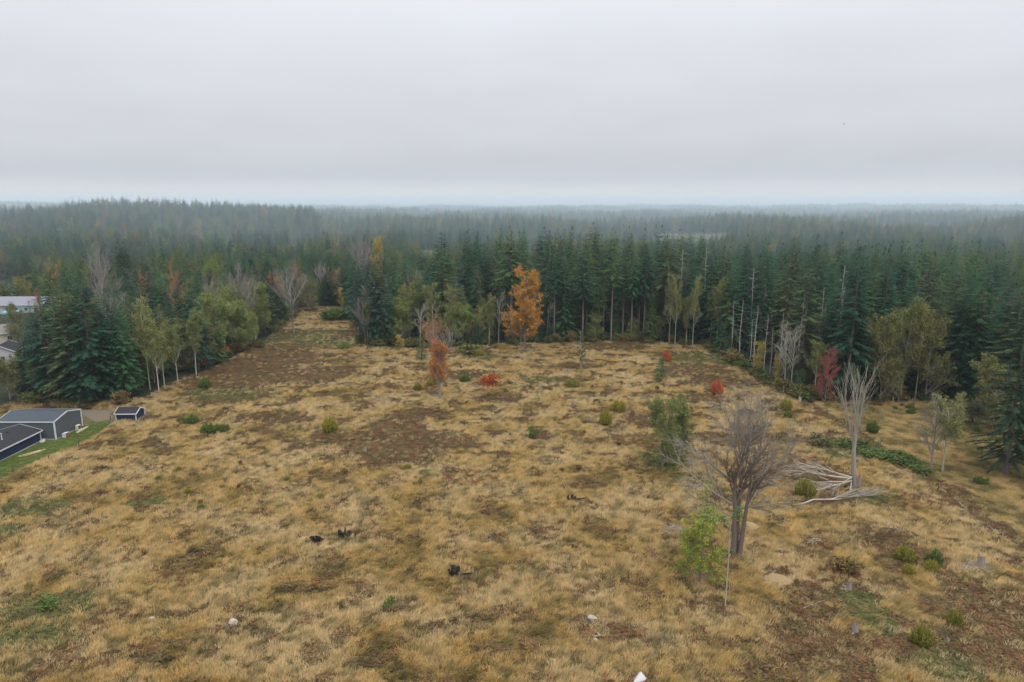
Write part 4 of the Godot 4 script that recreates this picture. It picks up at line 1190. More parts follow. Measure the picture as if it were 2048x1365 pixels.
	w.tube(Vector3(0.9, -0.3, 0.1), Vector3(0.85, 2.3, 0.1), 0.6, 0.5, 8, Color(0.23, 0.2, 0.18))
	part("stump", w.mesh(), M.bark, o)
	for k in 9:
		var s := wood()
		var a := rnd(0, TAU)
		var b := Vector3(0.85 + cos(a) * 0.4, 2.1, 0.1 + sin(a) * 0.4)
		s.tube(b, b + Vector3(rnd(-0.1, 0.35), rnd(0.7, 2.0), rnd(-0.2, 0.2)), 0.16, 0.015, 5, Color.WHITE)
		part("splinter", s.mesh(), M.splinter, o)
	# its fallen half
	o = thing("broken_branches", "broken-off pale crown lying left of the split tree", "fallen branch", p + Vector3(-0.6, 0, 0.6))
	P = {"wander": 0.06, "lift": [0.03, 0.04, 0.0, 0.0], "taper": 0.75, "twig": 0.02, "kids": [0, 5, 10, 8], "from": [0, 0.15, 0.25, 0.3], "angle": [0, 0.4, 0.45, 0.4], "ratio": [0, 0.45, 0.42, 0.5]}
	for q in [[2.0, -1.0, 0.10, -0.25, 9.5, 0.22], [2.2, -1.0, 0.22, -0.4, 9.0, 0.16], [1.6, -1.0, -0.12, 0.25, 8.0, 0.16], [1.4, -1.0, 0.02, 0.0, 9.0, 0.14], [2.3, -0.9, -0.22, 0.5, 6.0, 0.1], [1.2, -0.5, -0.2, 1.0, 3.4, 0.12]]:
		w = wood()
		limb(w, Vector3(0, q[0], 0), Vector3(q[1], q[2], q[3]).normalized(), q[4], q[5], 2, P, ends2, Color(0.36, 0.32, 0.265))
		part("branch", w.mesh(), M.bark, o)
	# the fallen bare trunk in front
	p = spot(1585, 1014)
	var q2 := spot(1785, 992)
	o = thing("fallen_tree", "long silver-grey fallen tree lying across the grass below the split tree", "fallen tree", p)
	var run := q2 - p
	w = wood()
	var a1 := Vector3(0, 0.35, 0)
	for k in 6:
		var b1 := run * (0.62 * (k + 1) / 6.0) + Vector3(0, 0.5 + 0.2 * sin(k * 1.1) + rnd(0, 0.2), rnd(-0.3, 0.3))
		w.tube(a1, b1, 0.17 - k * 0.012, 0.158 - k * 0.012, 6, Color(0.33, 0.305, 0.27))
		a1 = b1
	part("trunk", w.mesh(), M.bark, o)
	for k in 9:
		w = wood()
		limb(w, run * rnd(0.35, 0.62) + Vector3(0, 0.7, 0), (run.normalized() + Vector3(0, rnd(0.0, 0.14), rnd(-0.25, 0.25))).normalized(), rnd(4.0, 7.5), 0.09, 1, P, ends2, Color(0.36, 0.335, 0.295))
		part("branch", w.mesh(), M.bark, o)
	# yellow-green larch in front of the dead tree
	p = spot(1400, 1168)
	h = reach(p, 962)
	o = thing("young_larch", "bright yellow-green young conifer with a thin bare top, before the dead tree", "conifer", p)
	part("trunk", fir_trunk(h, 0.16, 0.1, 6, Color(0.22, 0.19, 0.16)).mesh(), M.bark, o)
	w = wood()
	ends = PackedVector3Array()
	limb(w, Vector3(0, 0, 0), Vector3.UP, h * 0.66, 0.12, 3, {"wander": 0.08, "lift": [0.0, 0.0, 0.02, 0.0], "taper": 0.8, "twig": 0.012, "kids": [0, 5, 6, 44], "from": [0, 0.1, 0.15, 0.1], "angle": [0, 0.6, 0.7, 1.2], "ratio": [0, 0.5, 0.45, 0.30]}, ends, Color(0.22, 0.19, 0.14))
	part("branches", w.mesh(), M.bark, o)
	for k in 60: ends.push_back(Vector3(0.15, h - rnd(0.2, 2.6), 0) + turned() * rnd(0.2, 0.8))
	part("crown", leaves(ends, 4, 0.35, 0.17, [Color(0.29, 0.34, 0.04), Color(0.24, 0.30, 0.04), Color(0.33, 0.33, 0.05), Color(0.17, 0.24, 0.035)], 1.0).mesh(), M.leaf, o)
	# thin pole sapling with leaves at its top
	p = spot(1450, 1218)
	h = reach(p, 1015)
	o = thing("pole_sapling", "thin pole-like sapling with green leaf tuft at its top, right of the conifer", "sapling", p)
	w = wood()
	ends = PackedVector3Array()
	w.tube(Vector3(0, -0.3, 0), Vector3(0.05, h * 0.5, 0), 0.1, 0.075, 6, Color(0.36, 0.33, 0.28))
	w.tube(Vector3(0.05, h * 0.5, 0), Vector3(-0.1, h * 0.93, 0), 0.075, 0.05, 6, Color(0.33, 0.31, 0.26))
	for q in [[-1.0, 0.2, 3.3], [-0.8, -0.1, 2.2], [0.5, 0.5, 1.6], [-0.6, 0.7, 1.8], [0.9, 0.1, 1.2]]: limb(w, Vector3(-0.1, h * rnd(0.72, 0.93), 0), Vector3(q[0], q[1], rnd(-0.4, 0.4)).normalized(), q[2], 0.04, 1, {"wander": 0.12, "lift": [0.0, 0.0], "taper": 0.7, "twig": 0.012, "kids": [0, 8], "from": [0, 0.1], "angle": [0, 0.7], "ratio": [0, 0.35]}, ends, Color(0.33, 0.31, 0.26))
	part("trunk", w.mesh(), M.bark, o)
	part("crown", leaves(ends, 5, 0.4, 0.2, [Color(0.06, 0.14, 0.025), Color(0.09, 0.18, 0.03)], 1.0).mesh(), M.leaf, o)
	# ivy-clad sapling at the back
	p = spot(1162, 742)
	h = reach(p, 655)
	o = thing("ivy_sapling", "thin sapling with ragged dark green foliage standing before the bare trunks", "sapling", p)
	w = wood()
	ends = PackedVector3Array()
	limb(w, Vector3(0, -0.2, 0), Vector3(0.03, 1, 0), h * 0.93, 0.16, 2, {"wander": 0.06, "lift": [0.0, 0.0, 0.06], "taper": 0.7, "twig": 0.015, "kids": [0, 6, 24], "from": [0, 0.1, 0.2], "angle": [0, 0.8, 1.1], "ratio": [0, 0.4, 0.13]}, ends, Color(0.33, 0.30, 0.27))
	part("trunk", w.mesh(), M.bark, o)
	part("crown", leaves(ends, 6, 0.4, 0.24, [Color(0.035, 0.075, 0.03), Color(0.05, 0.10, 0.035)], 0.8).mesh(), M.leaf, o)
	# soft green tree left of the dead one
	for q in [[1325, 936, 812, 4.6, "soft green willow-like tree left of the dead tree"], [1356, 922, 802, 3.6, "taller paler green tree just behind the soft green one"]]:
		p = spot(q[0], q[1])
		h = reach(p, q[2])
		o = thing("willow_tree", q[4], "tree", p)
		w = wood()
		ends = PackedVector3Array()
		limb(w, Vector3(0, -0.3, 0), Vector3.UP, h * 0.88, 0.2, 3, FULL.merged({"ratio": [0, 0.5, 0.5, 0.09 * q[3]], "kids": [0, 6, 7, 26], "from": [0, 0.15, 0.12, 0.03]}, true), ends, Color(0.25, 0.22, 0.18))
		for k in 90: ends.push_back(Vector3(rnd(-1, 1) * q[3] * 0.6, rnd(0.2, 2.4), rnd(-1, 1) * q[3] * 0.6))
		part("trunk", w.mesh(), M.bark, o)
		part("crown", leaves(ends, 7, 0.6, 0.2, [Color(0.13, 0.18, 0.045), Color(0.18, 0.21, 0.06), Color(0.11, 0.15, 0.04), Color(0.20, 0.17, 0.055)], 1.0).mesh(), M.leaf, o)
	# big drooping fir at the right edge
	p = spot(2010, 948)
	o = thing("fir_tree", "big dark fir with drooping skirts at the right edge of the meadow", "fir tree", p)
	h = reach(p, 605)
	part("trunk", fir_trunk(h, 0.55, 0.1, 6, Color(0.15, 0.125, 0.105)).mesh(), M.bark, o)
	part("crown", fir_crown(h, 6.8, 0.10, 0.50, 0.45, 0.6).mesh(), mat("fir_shaggy", Color(0.026, 0.052, 0.026), 0.8, true, 0.2), o)
	o = plant_fir(0, "dark fir partly hidden behind the drooping fir at the right edge", spot(2045, 925), 26.0, 1.2, "fir_dark")
	# grey bush-like tree and its yellow-green neighbour in the meadow
	p = spot(1862, 938)
	var s1 := reach(p, 815) / 15.0
	copy_of(protos["bare"], "grey bare bushy tree at the end of the bramble bank", p, 1.0, Vector3(s1 * 1.1, s1, s1 * 1.1))
	p = spot(1885, 946)
	s1 = reach(p, 800) / 15.0
	copy_of(protos["alder2"], "sparse yellow-green tree with crooked pale stem by the bramble bank", p, 2.0, Vector3(s1 * 1.35, s1, s1 * 1.35))
	p = spot(1905, 880)
	s1 = reach(p, 790) / 15.0
	copy_of(protos["alder2"], "yellowing thin tree further back in the right meadow", p, 0.4, Vector3(s1 * 1.3, s1, s1 * 1.3))
	# the leaning small broadleaf in the near grass
	p = spot(772, 1228)
	o = thing("holly_sapling", "small deep green bush on a bent stem alone in the near grass", "sapling", p)
	w = wood()
	w.tube(Vector3(0, -0.2, 0), Vector3(0.1, 0.8, 0), 0.05, 0.04, 5, Color(0.2, 0.17, 0.13))
	w.tube(Vector3(0.1, 0.8, 0), Vector3(0.45, 2.3, 0), 0.04, 0.02, 5, Color(0.2, 0.17, 0.13))
	part("stem", w.mesh(), M.bark, o)
	ends = PackedVector3Array()
	for k in 60: ends.push_back(Vector3(0.5, 1.7, 0) + turned() * Vector3(0.75, 0.75, 0.7) * rnd(0.4, 1.0))
	for k in 12: ends.push_back(Vector3(-0.3, 0.35, 0) + turned() * Vector3(0.3, 0.3, 0.3))
	for k in 14: ends.push_back(Vector3(-0.15, 1.2, 0) + turned() * Vector3(0.35, 0.4, 0.3))
	part("crown", leaves(ends, 9, 0.2, 0.13, [Color(0.05, 0.13, 0.018), Color(0.07, 0.17, 0.02), Color(0.035, 0.09, 0.018)], 1.0).mesh(), M.leaf, o)
	# bird
	p = Vector3(91.5, EYE + 21.5, -196.0)
	o = thing("flying_bird", "tiny dark bird flying in the grey sky at the right", "bird", p)
	w = wood()
	w.tube(Vector3(-0.3, 0, 0), Vector3(0.1, 0.02, 0), 0.04, 0.07, 6, Color.WHITE)
	w.tube(Vector3(0.1, 0.02, 0), Vector3(0.32, 0.03, 0), 0.07, 0.02, 6, Color.WHITE)
	part("body", w.mesh(), M.bird, o)
	for s in [-1.0, 1.0]:
		var k := Mesher.new()
		k.quad(Vector3(-0.08, 0.02, 0.04 * s), Vector3(0.12, 0.02, 0.04 * s), Vector3(0.1, 0.16, 0.35 * s), Vector3(-0.06, 0.16, 0.35 * s), Color.WHITE)
		k.tri(Vector3(-0.06, 0.16, 0.35 * s), Vector3(0.1, 0.16, 0.35 * s), Vector3(-0.1, 0.12, 0.7 * s), Color.WHITE)
		part("wing", k.mesh(), M.bird, o)

# ---------------------------------------------------------------- shrubs
func bush(called: String, label: String, m: Mesh, material: Material, at: Vector3, wide: float, tall: float, group := "") -> Node3D:
	var o := solo(called, m, material, label, "bush", at, group)
	o.rotation.y = rnd(0, TAU)
	o.scale = Vector3(wide, tall, wide)
	return o

var marks := [[310, 850, "near the bright green brooms by the shed"], [480, 770, "in the brown bracken below the alder stand"], [590, 740, "in the bracken beyond the orange-green bush"], [660, 866, "near the orange-green bush left of centre"], [740, 890, "around the pale stump in the brown bracken"], [690, 720, "in front of the close pair of firs"], [880, 800, "around the foot of the rust-red tree"], [800, 730, "left of the rust-red tree"], [978, 790, "around the brick-red bush"],
	[960, 720, "behind the brick-red bush"], [1050, 710, "near the orange maple's foot"], [1065, 870, "near the deep green bush in mid field"], [1150, 750, "around the bleached upturned root"], [1220, 840, "near the pair of golden brooms"], [1322, 755, "near the lone small fir"], [1433, 790, "behind the dead tree's crown"], [1250, 890, "near the small charred stump"], [1140, 1000, "near the black charred stump"], [900, 940, "in the dark grass left of field centre"], [660, 1000, "above the pair of charred heaps"], [400, 960, "in the open grass below the shed"], [1320, 960, "below the soft green tree"]]

func landmark(p: Vector3) -> String:
	var best := ""
	var near := 1e9
	for q in marks:
		var d := spot(q[0], q[1]).distance_to(p)
		if d < near:
			near = d
			best = q[2]
	return best

func undergrowth() -> void:
	var yellow := [broom_mesh(420, [Color(0.22, 0.20, 0.03), Color(0.17, 0.18, 0.03), Color(0.28, 0.22, 0.04)]).mesh(), broom_mesh(420, [Color(0.17, 0.17, 0.03), Color(0.13, 0.15, 0.03), Color(0.22, 0.18, 0.03)]).mesh()]
	var greens := [broom_mesh(380, [Color(0.09, 0.13, 0.028), Color(0.11, 0.16, 0.03), Color(0.07, 0.10, 0.025)]).mesh(), leafy_mound(520, [Color(0.07, 0.115, 0.03), Color(0.10, 0.14, 0.035)], 0.05).mesh()]
	var rusts := [leafy_mound(900, [Color(0.34, 0.075, 0.02), Color(0.42, 0.11, 0.025), Color(0.24, 0.05, 0.02)], 0.04).mesh(), broom_mesh(360, [Color(0.46, 0.13, 0.05), Color(0.38, 0.09, 0.04)]).mesh()]
	var olive := [leafy_mound(700, [Color(0.11, 0.12, 0.035), Color(0.15, 0.13, 0.04), Color(0.08, 0.09, 0.03)], 0.05).mesh(), leafy_mound(700, [Color(0.15, 0.10, 0.04), Color(0.11, 0.10, 0.035), Color(0.19, 0.11, 0.04)], 0.05).mesh(), leafy_mound(700, [Color(0.06, 0.085, 0.03), Color(0.09, 0.11, 0.03)], 0.05).mesh()]
	# named ones: x, base y, width px, height px, mesh, label
	for q in [[978, 790, 36, 42, rusts[0], "round brick-red bush in the middle of the field"], [1333, 726, 16, 26, rusts[1], "upright orange-red shrub just behind the lone small fir"], [1433, 792, 24, 32, rusts[1], "orange-red shrub seen through the dead tree's top twigs"], [660, 866, 30, 34, yellow[0], "orange-green bush beside the brown bracken left of centre"],
			[1211, 852, 26, 34, yellow[0], "rounded golden-green broom bush, front one of the pair right of centre"], [1237, 826, 30, 26, yellow[0], "yellow broom bush, back one of the pair right of centre"], [1067, 880, 22, 24, greens[1], "small deep green bush in the centre of the field"], [1843, 1294, 42, 42, yellow[1], "largest broom bush at the bottom right"],
			[1908, 1254, 30, 32, yellow[1], "broom bush up and right of the largest one"], [1810, 1123, 40, 28, yellow[1], "broad green-yellow broom below the grey branch heap"], [1862, 1145, 28, 22, yellow[0], "small yellow broom right of the broad one"], [1868, 1130, 30, 28, greens[0], "greener broom touching the small yellow one from behind"], [1818, 1148, 24, 16, yellow[0], "low yellow broom below the broad green-yellow one"],
			[1610, 993, 40, 34, yellow[1], "upright yellow-green broom left of the split tree's foot"], [1572, 823, 24, 26, yellow[0], "golden broom beside the grey stump at the right"], [1576, 838, 16, 14, greens[0], "small green shrub in front of the golden broom"], [410, 778, 26, 22, greens[0], "dark green broom at the foot of the alder stand"],
			[416, 868, 30, 22, greens[0], "bright green broom, left one of the three near the shed side"], [449, 866, 20, 18, greens[0], "bright green broom, right one of the three near the shed side"], [436, 862, 16, 14, greens[0], "bright green broom, middle one of the three near the shed side"], [384, 848, 28, 18, greens[0], "bright green broom closest to the shed"], [362, 848, 16, 12, greens[0], "small green broom left of the one closest to the shed"],
			[865, 772, 24, 14, yellow[0], "yellow-green bush left of the orange-red tree's trunk"], [835, 784, 18, 16, yellow[1], "olive broom at the left foot of the orange-red tree"], [930, 765, 22, 16, greens[0], "green bush between the orange-red tree and the red bush"], [938, 708, 50, 22, olive[0], "wide olive bush left of the big maple's foot"], [960, 714, 18, 16, yellow[0], "yellow bush at the right end of the wide olive bush"], [1143, 775, 30, 14, yellow[1], "pale green bush below the bleached root"],
			[1318, 768, 18, 16, olive[0], "olive shrub under the lone small fir"], [1745, 868, 22, 26, greens[0], "green shrub seen through the split tree's shoots"], [1640, 893, 40, 24, olive[0], "olive bush on the brown bank left of the split tree"], [1690, 1148, 60, 28, olive[1], "orange and olive bush above the bleached stump"], [100, 1222, 46, 24, greens[1], "dark green bramble bush in the lower left corner"], [690, 700, 30, 14, greens[1], "low green bush near the corner birches"], [790, 690, 36, 30, olive[0], "rounded olive bush below the close pair of firs"],
			[672, 640, 60, 26, greens[0], "bank of fresh green brush at the end of the field lane"], [530, 662, 16, 22, greens[1], "small dark bush at the corner of the lane"], [445, 712, 26, 22, rusts[1], "orange bush at the right foot of the alder stand"], [392, 740, 40, 22, rusts[0], "rusty vine maple drooping at the foot of the alder stand"], [240, 812, 36, 26, olive[1], "golden-brown bush behind the navy shed"]]:
		var p := spot(q[0], q[1])
		var k := FOCAL / (-p.z * cos(PITCH) + EYE * sin(PITCH))
		bush("bush", q[5], q[4], M.leaf, p + Vector3(0, -0.05, 0), q[2] / k * 1.2, q[3] / k * 1.1 + 0.55)
	# bramble bank between the field and the right meadow
	for k in 14:
		var t := k / 13.0
		var p := spot(lerpf(1690, 1835, t), lerpf(892, 942, t) + rnd(-5, 7))
		bush("bramble_bush", "dark green bramble mound in the bank right of the split tree", olive[2] if k % 3 else greens[1], M.leaf, p, rnd(4.5, 6.5), rnd(1.6, 2.8), "brambles of the bank right of the split tree")
	# shrubs along the foot of the forest
	var edge := [[540, 676], [600, 628], [700, 690], [760, 694], [860, 700], [960, 694], [1060, 690], [1150, 688], [1240, 688], [1330, 690], [1400, 694], [1440, 712], [1490, 742], [1540, 776], [1600, 800], [1650, 806]]
	for i in edge.size() - 1:
		if i == 1: continue
		for k in 8:
			var t := rng.randf()
			var p := spot(lerpf(edge[i][0], edge[i + 1][0], t), lerpf(edge[i][1], edge[i + 1][1], t) - rnd(-1, 8))
			var g := rng.randi() % 3
			bush("edge_shrub", ["olive", "brown", "dark green"][g] + " shrub in the thicket " + ["by the corner of the lane", "", "below the slim corner fir", "below the close pair of firs", "behind the rust-red tree", "left of the orange maple", "behind the orange maple", "below the ivy-clad sapling", "below the tallest bare trunk", "below the bare trunk row", "left of the pale alders", "below the pale alders", "below the vine maple", "below the grey dead trunks", "left of the marker posts", "below the crimson tree"][i], olive[g], M.leaf, p, rnd(3.0, 6.5), rnd(2.0, 4.8), "shrubs along the foot of the forest")
	for k in 70:   # thicket at the foot of the left trees
		var t := k / 69.0
		var p := spot(lerpf(50, 520, t), lerpf(812, 696, pow(t, 1.3)) + rnd(-9, 3))
		var g := rng.randi() % 3
		bush("thicket_shrub", ["olive", "brown", "dark green"][g] + " shrub " + ["at the left flank of the grove", "in front of the fir grove", "below the leaning alders", "below the middle of the alder stand", "below the bright green bushy tree"][mini(int(t * 5.0), 4)], olive[g], M.leaf, p, rnd(3.0, 5.5), rnd(2.0, 4.2), "shrubs below the left grove and alders")
	for k in 26:
		var p := spot(rnd(1660, 1960), rnd(796, 806))
		bush("hedge_shrub", ["olive", "brown", "dark green"][k % 3] + " shrub " + ["under the crimson tree", "below the broad olive trees of the meadow", "right of the broad olive meadow trees"][0 if p.x < 80.0 else (1 if p.x < 103.0 else 2)], olive[k % 3], M.leaf, p, rnd(3.0, 5.5), rnd(1.5, 3.6), "shrubs at the back of the right meadow")
	# small seedlings over the field
	for k in 120:
		var p := spot(rnd(300, 1500), 700.0 + 330.0 * pow(rng.randf(), 1.6))
		if Geometry2D.is_point_in_polygon(Vector2(p.x, p.z), yard) or not Geometry2D.is_point_in_polygon(Vector2(p.x, p.z), open_land): continue
		var g := k % 3
		bush("small_shrub", ["low dark green shrub ", "low yellowish broom ", "low brown shrub "][g] + landmark(p), [greens[k % 2], yellow[1], olive[1]][g], M.leaf, p, rnd(0.9, 2.2), rnd(0.6, 1.4), ["dark green field shrubs", "yellowish field brooms", "brown field shrubs"][g])
	for q in [[1715, 822], [1725, 818], [1712, 828], [1790, 820], [1820, 818], [1826, 822], [1822, 828], [1955, 865], [1958, 968], [1970, 972]]:
		bush("meadow_sapling", "small green sapling growing in the right meadow", greens[rng.randi() % 2], M.leaf, spot(q[0], q[1]), rnd(1.4, 2.6), rnd(1.2, 2.2), "saplings in the right meadow")

# ---------------------------------------------------------------- debris
func debris() -> void:
	# charred root heaps
	for q in [[635, 1088, 2.4, "charred stump heap, left one of the pair left of centre"], [688, 1076, 2.4, "charred root heap, right one of the pair left of centre"], [908, 1155, 2.8, "charred stump with a jutting burnt log above the small green bush"], [1143, 1004, 1.9, "black charred stump standing in the centre right grass"], [1238, 894, 1.5, "small charred stump beside the rusty bracken"]]:
		var o := thing("charred_stump", q[3], "stump", spot(q[0], q[1]), rnd(0, TAU))
		for k in 5: stone(o, "charred_wood", Vector3(rnd(-0.7, 0.7), rnd(0.35, 0.8), rnd(-0.4, 0.4)) * q[2] / 2.0, Vector3(rnd(0.16, 0.4), rnd(0.2, 0.5), rnd(0.15, 0.3)) * q[2] / 2.0, M.char)
		for k in 8:
			var w := wood()
			var a := TAU * k / 9 + rnd(-0.3, 0.3)
			var b: Vector3 = Vector3(cos(a) * rnd(0.3, 0.8), rnd(0.2, 1.25), sin(a) * rnd(0.3, 0.6)) * q[2] / 2.0
			w.tube(Vector3(cos(a) * 0.3, 0.35, sin(a) * 0.3), b, 0.16, 0.10, 5, Color.WHITE)
			w.tube(b, b + turned() * 0.35, 0.10, 0.03, 5, Color.WHITE)
			part("root", w.mesh(), M.char, o)
		if q[0] in [908, 1143]:
			var w := wood()
			w.tube(Vector3(0.3, 0.3, 0), Vector3(2.6, 0.9, 0.5), 0.18, 0.08, 6, Color.WHITE)
			part("log", w.mesh(), M.char, o)
			o.rotation.y = 0.0
	# bleached stumps and roots
	for q in [[730, 908, 1.2, "pale stump standing in the brown bracken left of centre"], [754, 800, 1.0, "small pale stump above the bracken"], [650, 908, 1.0, "grey stump left of the brown bracken"], [1136, 748, 1.3, "bleached upturned root in the back of the field"], [1710, 1272, 1.3, "flat-topped grey stump at the lower right"], [1580, 820, 1.4, "tall dark grey stump beside the golden broom"], [1145, 812, 1.0, "pale stump in the middle right grass"], [1178, 842, 0.9, "whitish stump left of the golden broom pair"],
			[1960, 1140, 1.8, "bleached root wad, right part of the branch heap at the right"], [1640, 718, 0.0, ""], [1697, 1185, 1.3, "thin bleached stump below the orange and olive bush"], [1895, 1290, 0.8, "small pale snag at the bottom right"], [915, 790, 0.9, "grey stump behind the orange-red tree"], [1012, 840, 0.9, "pale stump in the centre of the field"], [1856, 985, 0.9, "pale forked stump on the fence bank"]]:
		if q[2] == 0.0: continue
		var o := thing("tree_stump", q[3], "stump", spot(q[0], q[1]), rnd(0, TAU))
		var w := wood()
		w.tube(Vector3(0, -0.2, 0), Vector3(0.05, q[2], 0), 0.36 * q[2], 0.23 * q[2], 9, Color.WHITE)
		w.tube(Vector3(0.05, q[2], 0), Vector3(0.05, q[2] + 0.03, 0), 0.23 * q[2], 0.01, 9, Color.WHITE)
		part("trunk", w.mesh(), M.driftwood, o)
		for k in 4:
			var j := wood()
			var ja := TAU * k / 4 + rnd(-0.4, 0.4)
			var jb: Vector3 = Vector3(cos(ja) * 0.17, 0.9, sin(ja) * 0.17) * q[2]
			j.tube(jb, jb + Vector3(rnd(-0.06, 0.06), rnd(0.12, 0.5), rnd(-0.06, 0.06)) * q[2], 0.11 * q[2], 0.02, 5, Color.WHITE)
			part("splinter", j.mesh(), M.driftwood, o)
		for k in 5:
			var r := wood()
			var a := TAU * k / 5 + rnd(-0.4, 0.4)
			r.tube(Vector3(0, 0.25, 0), Vector3(cos(a) * 0.8, rnd(-0.05, 0.5), sin(a) * 0.8) * q[2], 0.16 * q[2], 0.03, 5, Color.WHITE)
			part("root", r.mesh(), M.driftwood, o)
	# brush heaps
	for q in [[1352, 1070, 5.0, 2.2, 30, "tangled heap of pale cut branches left of the young conifer"], [1955, 1142, 5.0, 1.4, 26, "heap of bleached branches in the grass at the right"], [1780, 1066, 3.6, 0.8, 18, "grey branch heap on the dark bracken at the right"], [1625, 1090, 2.6, 1.4, 12, "sparse pale branches sticking out of the grass"], [1620, 1212, 4.0, 0.7, 16, "bleached sticks in the brown patch at the lower right"], [1500, 1118, 2.6, 0.6, 12, "broken sticks at the foot of the dead tree"], [1550, 1150, 3.0, 0.6, 14, "dead sticks just above the sandy mound"],
			[1282, 1262, 3.0, 0.4, 10, "grey sticks right of the white drum and bin"], [1190, 1170, 0.0, 0, 0, ""], [1056, 1198, 1.2, 0.8, 5, "small white sticks left of the track"], [808, 1282, 1.5, 0.7, 6, "pale sticks below the small green bush"], [706, 1322, 2.0, 0.5, 6, "bleached sticks at the bottom left of centre"], [1300, 1322, 2.0, 0.6, 6, "pale sticks above the white panel at the bottom"], [712, 676, 0.0, 0, 0, ""], [695, 682, 8.0, 1.4, 9, "long pale fallen branches at the foot of the corner firs"], [785, 876, 4.0, 0.3, 4, "pale log pieces lying in the brown bracken"], [1820, 1182, 4.0, 0.5, 8, "pale fallen log pieces left of the broom bushes"], [1900, 1215, 3.6, 0.5, 8, "thin sticks among the brown patch at the right"], [975, 1060, 1.8, 0.5, 8, "pale twig tuft in the mid field grass"]]:
		if q[2] == 0.0: continue
		var o := thing("branch_heap", q[5], "branches", spot(q[0], q[1]))
		for k in q[4]:
			var w := wood()
			var a := rnd(0, TAU)
			var l: float = q[2] * rnd(0.25, 0.55)
			var mid := Vector3(rnd(-0.3, 0.3) * q[2], 0.15 + q[3] * rng.randf() * 0.5, rnd(-0.25, 0.25) * q[2])
			var go := Vector3(cos(a), rnd(-0.1, 0.5) * q[3] / 2.0, sin(a) * 0.7)
			var bend := mid + go * l * 0.5 + turned() * 0.15
			w.tube(mid - go * l * 0.5, mid, 0.045, 0.04, 4, shade(Color(0.34, 0.31, 0.27), rnd(0.6, 1.2)))
			w.tube(mid, bend, 0.04, 0.025, 4, shade(Color(0.35, 0.32, 0.28), rnd(0.6, 1.2)))
			w.tube(bend, bend + (go + turned() * 0.4) * l * 0.3, 0.025, 0.01, 3, Color(0.36, 0.33, 0.29))
			part("branch", w.mesh(), M.bark, o)
	# litter and stones
	var o := thing("white_boulder", "white rounded boulder-like bag in the grass at the lower left", "boulder", spot(466, 1252))
	stone(o, "rock", Vector3(0, 0.42, 0), Vector3(0.62, 0.58, 0.55), M.stone_white)
	o = thing("white_sack", "small crumpled white sack left of the white boulder", "sack", spot(304, 1243))
	stone(o, "bundle", Vector3(0, 0.3, 0), Vector3(0.4, 0.26, 0.28), M.white_trim)
	stone(o, "bundle", Vector3(0.28, 0.22, 0.1), Vector3(0.25, 0.18, 0.2), M.white_trim)
	o = thing("cream_tarp", "cream rounded bundle lying behind the two dark tyres", "bundle", spot(1184, 1243))
	stone(o, "rock", Vector3(0, 0.35, 0), Vector3(0.75, 0.42, 0.5), M.stone_white)
	for q in [[1168, 1243, "dark round tyre leaning left of the cream bundle"], [1181, 1256, "dark tyre lying in front of the cream bundle"]]:
		var t := wood()
		for k in 14:
			var a0 := TAU * k / 14
			var a1 := TAU * (k + 1) / 14
			t.tube(Vector3(cos(a0) * 0.3, sin(a0) * 0.3, 0), Vector3(cos(a1) * 0.3, sin(a1) * 0.3, 0), 0.12, 0.12, 6, Color.WHITE)
		var y := solo("tyre_ring", t.mesh(), M.dark_bin, q[2], "tyre", spot(q[0], q[1]) + Vector3(0, 0.42, 0), "")
		y.rotation = Vector3(-0.5, rnd(-0.5, 0.5), 0)
	o = thing("grey_boards", "small stack of grey boards below the cream bundle", "boards", spot(1189, 1276) + Vector3(0, 0.3, 0), 0.2)
	for k in 4: block(o, "plank", Vector3(0.05 * k, 0.1, -0.3 + k * 0.22), Vector3(1.1, 0.05, 0.18), M.driftwood, Vector3(0.3, 0, 0))
	o = thing("cream_ball", "pale cream ball-like stone just below the grey boards", "stone", spot(1191, 1286))
	stone(o, "rock", Vector3(0, 0.3, 0), Vector3(0.3, 0.3, 0.3), M.stone_white)
	o = thing("board_sheet", "white angular panel standing at the bottom edge of the view", "panel", spot(1280, 1374), 0.5)
	block(o, "panel", Vector3(0, 0.55, 0), Vector3(1.5, 1.1, 0.08), M.white_trim, Vector3(-0.5, 0, 0.5))
	block(o, "panel", Vector3(0.25, 0.45, -0.4), Vector3(1.2, 0.9, 0.08), M.driftwood, Vector3(-0.9, 0, 0.4))
	for q in [[1556, 1166, 2.3, "low sandy mound right of the pole sapling"], [1500, 1058, 1.8, "pale sandy hump behind the dead tree's trunk"]]:
		o = thing("sand_mound", q[3], "mound", spot(q[0], q[1]))
		stone(o, "heap", Vector3(0, 0.15, 0), Vector3(q[2], 0.75, q[2] * 0.8), M.sand).rotation = Vector3.ZERO
	for q in [[1797, 806], [1805, 806], [1786, 806], [1774, 806], [1762, 806], [1819, 806]]:
		var p := wood()
		p.tube(Vector3(0, -0.2, 0), Vector3(0, 1.5, 0), 0.1, 0.09, 6, Color.WHITE)
		p.tube(Vector3(0, 1.5, 0), Vector3(0, 1.54, 0), 0.09, 0.01, 6, Color.WHITE)
		solo("meadow_post", p.mesh(), M.white_post, "pale fence post in the row at the back of the right meadow", "post", spot(q[0], q[1]), "fence posts at the back of the right meadow")
	for q in [[1598, 805, "white marker post at the right forest corner"], [1601, 806, "shorter white post beside the corner marker"]]:
		var p := wood()
		p.tube(Vector3(0, -0.2, 0), Vector3(0.05, 1.6, 0), 0.14, 0.12, 6, Color.WHITE)
		solo("marker_post", p.mesh(), M.white_post, q[2], "post", spot(q[0], q[1]))
	# old fence line between field and meadow: leaning posts and fallen rails on a low bank
	var line := [[1640, 820], [1672, 842], [1700, 865], [1850, 962], [1880, 980], [1915, 1008], [1945, 1030], [1975, 1055], [2005, 1078], [2035, 1098]]
